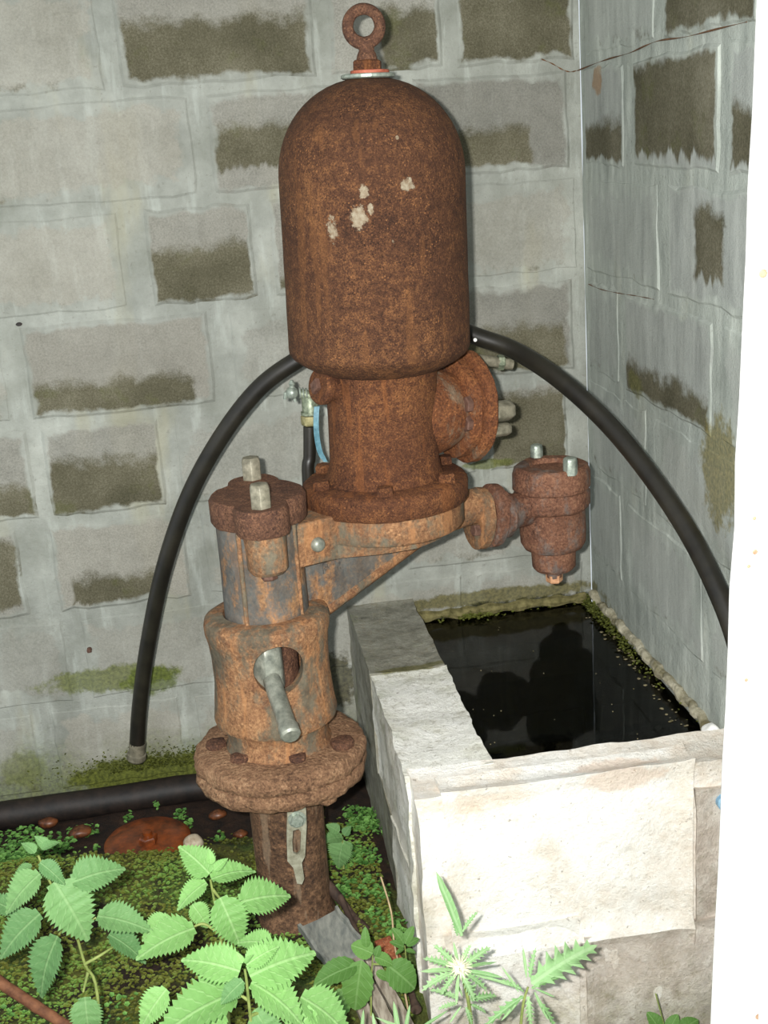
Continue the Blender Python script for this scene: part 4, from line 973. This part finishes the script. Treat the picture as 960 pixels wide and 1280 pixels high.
# ================================================================== PLANTS
def leaf_mesh(name, kind, mat, seed):
    rnd = random.Random(seed); bm = bmesh.new(); fl_ = bm.verts.layers.float_vector.new('frac')
    N = {'nettle': 30, 'oval': 16, 'thistle': 22, 'blade': 8}[kind]; L_, R_, Mi = [], [], []
    for i in range(N + 1):
        t = i / N
        if kind == 'nettle':
            w = .34 * (math.sin(math.pi * min(1, t ** .62)) ** .85 if 0 < t < 1 else 0); tooth = (.16 if i % 2 else -.10); w *= (1 + tooth); w = max(w, .0)
            if t < .04: w = .14
        elif kind == 'oval':
            w = .30 * math.sin(math.pi * t ** .8) ** .6 if 0 < t < 1 else 0; w *= 1 + (.05 if i % 2 else -.04)
        elif kind == 'thistle':
            e = math.sin(math.pi * t ** .8) ** .7 if 0 < t < 1 else 0; w = e * (.19 if i % 3 == 1 else .085)
        else: w = .07 * math.sin(math.pi * (t * .95 + .05)) ** .6 if t < 1 else 0
        arch = -.20 * t * t + .05 * math.sin(t * 3)
        if kind == 'blade': arch = -.05 * t * t
        fy = t + (.02 if (i % 2 and kind == 'nettle') else 0)
        sh = .05 if kind == 'thistle' and i % 3 == 1 else 0
        def add(x, z):
            v = bm.verts.new((x, fy + (sh if abs(x) > .08 else 0), z)); v[fl_] = (x, t, 0); return v
        up = w * .25 + rnd.uniform(-.01, .01)
        Mi.append(add(0, arch)); L_.append([add(-w * .5, arch + up * .6 + .012 * math.sin(i * 1.9)), add(-w, arch + up)]); R_.append([add(w * .5, arch + up * .6 + .012 * math.sin(i * 1.9 + 1)), add(w, arch + up)])
    for i in range(N):
        for S_, sg in ((L_, 1), (R_, -1)):
            for q in ((Mi[i], Mi[i + 1], S_[i + 1][0], S_[i][0]), (S_[i][0], S_[i + 1][0], S_[i + 1][1], S_[i][1])):
                q = q if sg < 0 else q[::-1]
                try: bm.faces.new(q)
                except ValueError: pass
    bmesh.ops.remove_doubles(bm, verts=bm.verts, dist=1e-5)
    for f in bm.faces: f.smooth = True
    me = bpy.data.meshes.new(name); bm.to_mesh(me); bm.free(); me.materials.append(mat); return me
NET = [leaf_mesh('leaf', 'nettle', m_net, i) for i in range(3)]; NET2 = [leaf_mesh('leaf', 'nettle', m_net2, i + 5) for i in range(3)]
OVL = leaf_mesh('leaf', 'oval', m_weed, 3); THI = leaf_mesh('leaf', 'thistle', m_thl, 4); BLD = leaf_mesh('leaf', 'blade', m_thl, 5)
def leaf(parent, me, b, tip, wide=1.0, roll=0.0, nh=None, name='leaf'):
    b, tip = V(b), V(tip); y = (tip - b); ln = y.length; y.normalize()
    n = V(nh) if nh else (CAM - b).normalized() * .6 + V((0, 0, .8)); n = (n - y * n.dot(y)).normalized(); x = y.cross(n)
    if roll: q = Matrix.Rotation(roll, 3, y); n = q @ n; x = q @ x
    m = Matrix((x * ln * wide, y * ln, n * ln)).transposed().to_4x4(); m.translation = b - off(parent)
    o = bpy.data.objects.new(name, me); COL.objects.link(o); o.parent = parent; o.matrix_basis = m; return o
def stem(parent, pts, r, mat=m_stem):
    bm = bmesh.new(); tube(bm, pts, lambda t: r * (1 - .4 * t), 8, 5); return obj('stem', bm, mat, parent, smooth=60)
def plant(name, label, cat, root, Y, leaves, meshes, stems, r=.0028, drop=.03, group=None):
    group = {'nettle': 'nettles in the foreground', 'thistle': 'thistles in front of the trough'}.get(name)
    t_ = thing(name, label, cat, root, group)
    for pts in stems: stem(t_, [V(p) if len(p) == 3 and isinstance(p, V) else at(*p) for p in pts], r)
    for k, (bx, by, tx, ty, w, *dy) in enumerate(leaves):
        d0 = dy[0] if dy else 0
        b = at(bx, by, Y + d0); l_px = math.hypot(tx - bx, ty - by)
        tip = at(tx, ty, Y + d0 + (.02 if ty < by else -.02) * l_px / 60)
        me = meshes[k % len(meshes)]
        leaf(t_, me, b, tip, w, random.uniform(-.25, .25)); 
        if d0 == 0 and name != 'round_leaf_weed':
            pass
    return t_
def ground(px, py, Y): q = at(px, py, Y); return V((q.x, q.y, gz(q.x, q.y)))
# nettle leaf half-width is .34 of its length at wide=1
Y1 = -1.10; r1 = V((at(110, 1290, Y1).x, Y1, .15))
plant('nettle', 'mid-green nettle at the far left in front of the black pipe', 'nettle', r1, Y1, [
    (50, 1092, 2, 1140, .95), (68, 1102, 114, 1178, .95), (90, 1103, 157, 1080, 1.0), (50, 1078, 82, 1104, .8, -.02), (44, 1066, 28, 1052, 1.1, -.02), (52, 1062, 74, 1050, .9, -.02), (40, 1082, 14, 1098, .9, .02),
    (50, 1142, -6, 1196, .95, .03), (72, 1170, 42, 1250, .85, .03), (122, 1145, 190, 1158, .85, .04), (136, 1168, 186, 1200, .8, .06), (106, 1246, 112, 1304, .95, .02), (20, 1140, -20, 1120, 1, .05), (60, 1060, 44, 1044, .9, -.01)],
    NET, [[r1, (122, 1245, Y1 + .03), (106, 1205, Y1 + .03), (92, 1160, Y1 + .02), (66, 1110, Y1), (48, 1070, Y1 - .01)], [(106, 1205, Y1 + .03), (124, 1195, Y1 + .03), (144, 1182, Y1 + .05)], [(110, 1215, Y1 + .03), (104, 1240, Y1 + .02)], [(85, 1150, Y1 + .02), (60, 1145, Y1 + .03)], [(85, 1150, Y1 + .02), (74, 1168, Y1 + .03)], [(80, 1112, Y1), (92, 1103, Y1)], [(95, 1160, Y1 + .03), (120, 1147, Y1 + .04)]])
Y2 = -1.12; r2 = V((at(285, 1300, Y2).x, Y2, .15))
plant('nettle', 'nettle with pale green crown in front of the rusty standpipe, middle of the three', 'nettle', r2, Y2, [
    (262, 1092, 226, 1056, 1.15), (264, 1099, 320, 1082, .9), (258, 1103, 218, 1134, .95), (275, 1122, 303, 1186, .95), (299, 1128, 366, 1114, 1.0, .01), (243, 1160, 168, 1192, .95, .01), (264, 1080, 262, 1062, .9, -.01), (268, 1088, 284, 1072, .8, -.01),
    (240, 1130, 262, 1160, 1.0, .06), (210, 1100 + 45, 175, 1175, .9, .08), (330, 1195, 372, 1180, .9, .05)],
    NET2, [[r2, (280, 1210, Y2 + .02), (272, 1150, Y2 + .01), (263, 1100, Y2)], [(275, 1150, Y2 + .01), (290, 1135, Y2 + .01), (300, 1127, Y2 + .01)], [(272, 1165, Y2 + .01), (255, 1155, Y2 + .01), (243, 1158, Y2 + .01)], [(266, 1112, Y2), (274, 1122, Y2)]])
Y3 = -1.30; r3 = V((at(315, 1330, Y3).x, Y3, .15))
plant('nettle', 'bright pale nettle nearest the camera at the bottom centre', 'nettle', r3, Y3, [
    (300, 1214, 226, 1194, .95), (308, 1206, 348, 1180, .9, -.01), (312, 1220, 396, 1184, 1.0), (304, 1226, 274, 1254, .95, -.01), (314, 1228, 386, 1276, 1.0), (298, 1240, 186, 1292, .85, .02), (280, 1262, 250, 1316, 1.1, .02), (318, 1262, 350, 1316, .9, .01),
    (340, 1180, 296, 1174, 1.0, .08), (376, 1246, 444, 1292, 1.0, .05), (208, 1236, 172, 1286, .9, .08), (330, 1280, 300, 1320, .9), (303, 1204, 296, 1190, .8, -.02), (306, 1204, 316, 1192, .8, -.02), (392, 1262, 350, 1310, 1., .03)],
    NET2 + NET[:1], [[r3, (312, 1262, Y3), (306, 1212, Y3)], [(310, 1250, Y3), (298, 1242, Y3 + .01)], [(312, 1270, Y3), (345, 1258, Y3 + .03), (376, 1248, Y3 + .05)]])
Y4 = -.74; r4 = V((at(415, 1075, Y4).x, Y4, .16))
plant('nettle_seedling', 'small nettle seedling right behind the standpipe against the moss', 'nettle', V((r4.x, -.50, .16)), -.50, [(428, 1046, 402, 1050, 1.25), (430, 1044, 438, 1032, 1.2), (430, 1050, 420, 1086, 1.3), (424, 1040, 408, 1030, 1.1), (432, 1052, 436, 1072, 1)], NET, [[V((at(428, 1070, -.50).x, -.50, .17)), (428, 1046, -.50)]])
Y5 = -.98; r5 = V((at(462, 1262, Y5).x, Y5, .16))
plant('round_leaf_weed', 'broad round-leaved weed growing through the plank right of the nearest nettle', 'weed', r5, Y5, [
    (466, 1192, 440, 1180, 1.5), (468, 1196, 492, 1204, 1.2), (484, 1206, 522, 1236, 1.35), (452, 1200, 442, 1268, .95), (446, 1206, 392, 1226, .95), (458, 1184, 456, 1160, .8), (470, 1196, 474, 1182, 1.2), (440, 1240, 400, 1280, 1.0, .02), (470, 1215, 488, 1224, 1)],
    [OVL], [[r5, (464, 1230, Y5), (466, 1194, Y5)], [(464, 1215, Y5), (452, 1202, Y5)], [(466, 1205, Y5), (484, 1206, Y5)]], .002)
Y6 = -.92
r6 = V((at(508, 1190, Y6).x, Y6, .17)); plant('feathery_weed', 'small feathery green weed at the foot of the trough side', 'weed', r6, Y6, [(505, 1180, 492, 1160, .9), (506, 1180, 516, 1158, .9), (508, 1182, 524, 1172, .9), (505, 1184, 488, 1176, .9), (507, 1188, 520, 1190, .9), (505, 1186, 494, 1192, .9)], [OVL], [[r6 + V((0, 0, 0)), (506, 1182, Y6)]], .0015)
# thistle
Y7 = -1.20; r7 = V((at(590, 1320, Y7).x, Y7, .15)); tl = []
tl += [(577, 1170, 547, 1090, 1.0), (578, 1165, 596, 1118 + 20, .7), (572, 1170, 566, 1145, .8)]
for k in range(13):
    a = 2 * math.pi * k / 13 + .2; r = random.uniform(38, 58); tl.append((574 + math.cos(a) * 8, 1212 + math.sin(a) * 7, 574 + math.cos(a) * r, 1212 + math.sin(a) * r * .8, .95, random.uniform(-.02, .02)))
for k in range(8):
    a = 2 * math.pi * k / 8 + .5; r = random.uniform(30, 48); tl.append((580 + math.cos(a) * 8, 1252 + math.sin(a) * 7, 580 + math.cos(a) * r, 1252 + math.sin(a) * r * .8, .9, random.uniform(0, .04)))
t7 = plant('thistle', 'spiky pale green thistle with a whitish head in front of the trough', 'thistle', r7, Y7, tl, [BLD] + [THI, THI, BLD] * 14, [[r7, (588, 1270, Y7 + .01), (577, 1215, Y7)]], .004)
bm = bmesh.new(); hc = at(574, 1209, Y7 - .01)
bmesh.ops.create_icosphere(bm, subdivisions=2, radius=.011, matrix=Matrix.Translation(hc))
for k in range(60):
    d = V((random.gauss(0, 1), random.gauss(-.4, 1), random.gauss(.4, 1))).normalized(); s_ = basis(d)[0] * .0012; p_ = hc + d * .009
    extrude_poly(bm, [p_ - s_, p_ + s_, hc + d * .021], basis(d)[1] * .0008)
obj('flower_head', bm, plain('thistle_head', C(196, 196, 160), C(236, 232, 206), 90, .8), t7, 'whitish spiny flower head')
Y8 = -1.22; r8 = V((at(640, 1320, Y8).x, Y8, .15)); tl = [(664, 1230, 748, 1174, 1.15), (658, 1222, 654, 1184, .7), (662, 1222, 668, 1186, .7), (668, 1236, 694, 1246, .8), (655, 1240, 628, 1222, .7), (650, 1236, 590, 1216, .5), (655, 1245, 600, 1284, .55), (668, 1240, 686, 1276, .8), (660, 1245, 664, 1286, .8), (648, 1240, 628, 1208, .7), (664, 1236, 706, 1216, .6), (650, 1250, 626, 1276, .8), (672, 1250, 700, 1290, .6)]
plant('thistle', 'smaller leafy thistle shoot with one long blade pointing right', 'thistle', r8, Y8, tl, [THI, BLD], [[r8, (652, 1270, Y8), (660, 1234, Y8)]], .003)
r9 = V((at(450, 1320, -1.18).x, -1.18, .15)); plant('grass_tuft', 'few upright pointed grass blades at the bottom edge over the plank', 'grass', r9, -1.18, [(452, 1300, 454, 1262, .9), (470, 1300, 456 + 10, 1266, .9), (500, 1300, 492, 1252, .9), (505, 1300, 512, 1256, .8), (530, 1300, 470, 1270, .6), (520, 1290, 560, 1262, .6)], [BLD], [[r9, (480, 1296, -1.18)]], .0015)
r10 = V((at(820, 1300, -1.0).x, -1.0, .15)); plant('round_leaf_weed', 'low weed tips just showing below the trough front at right', 'weed', r10, -1.0, [(826, 1290, 812, 1266, 1.2), (836, 1290, 846, 1268, 1.2), (850, 1290, 872, 1272, 1.2)], [OVL], [[r10, (832, 1288, -1.0)]], .0015)
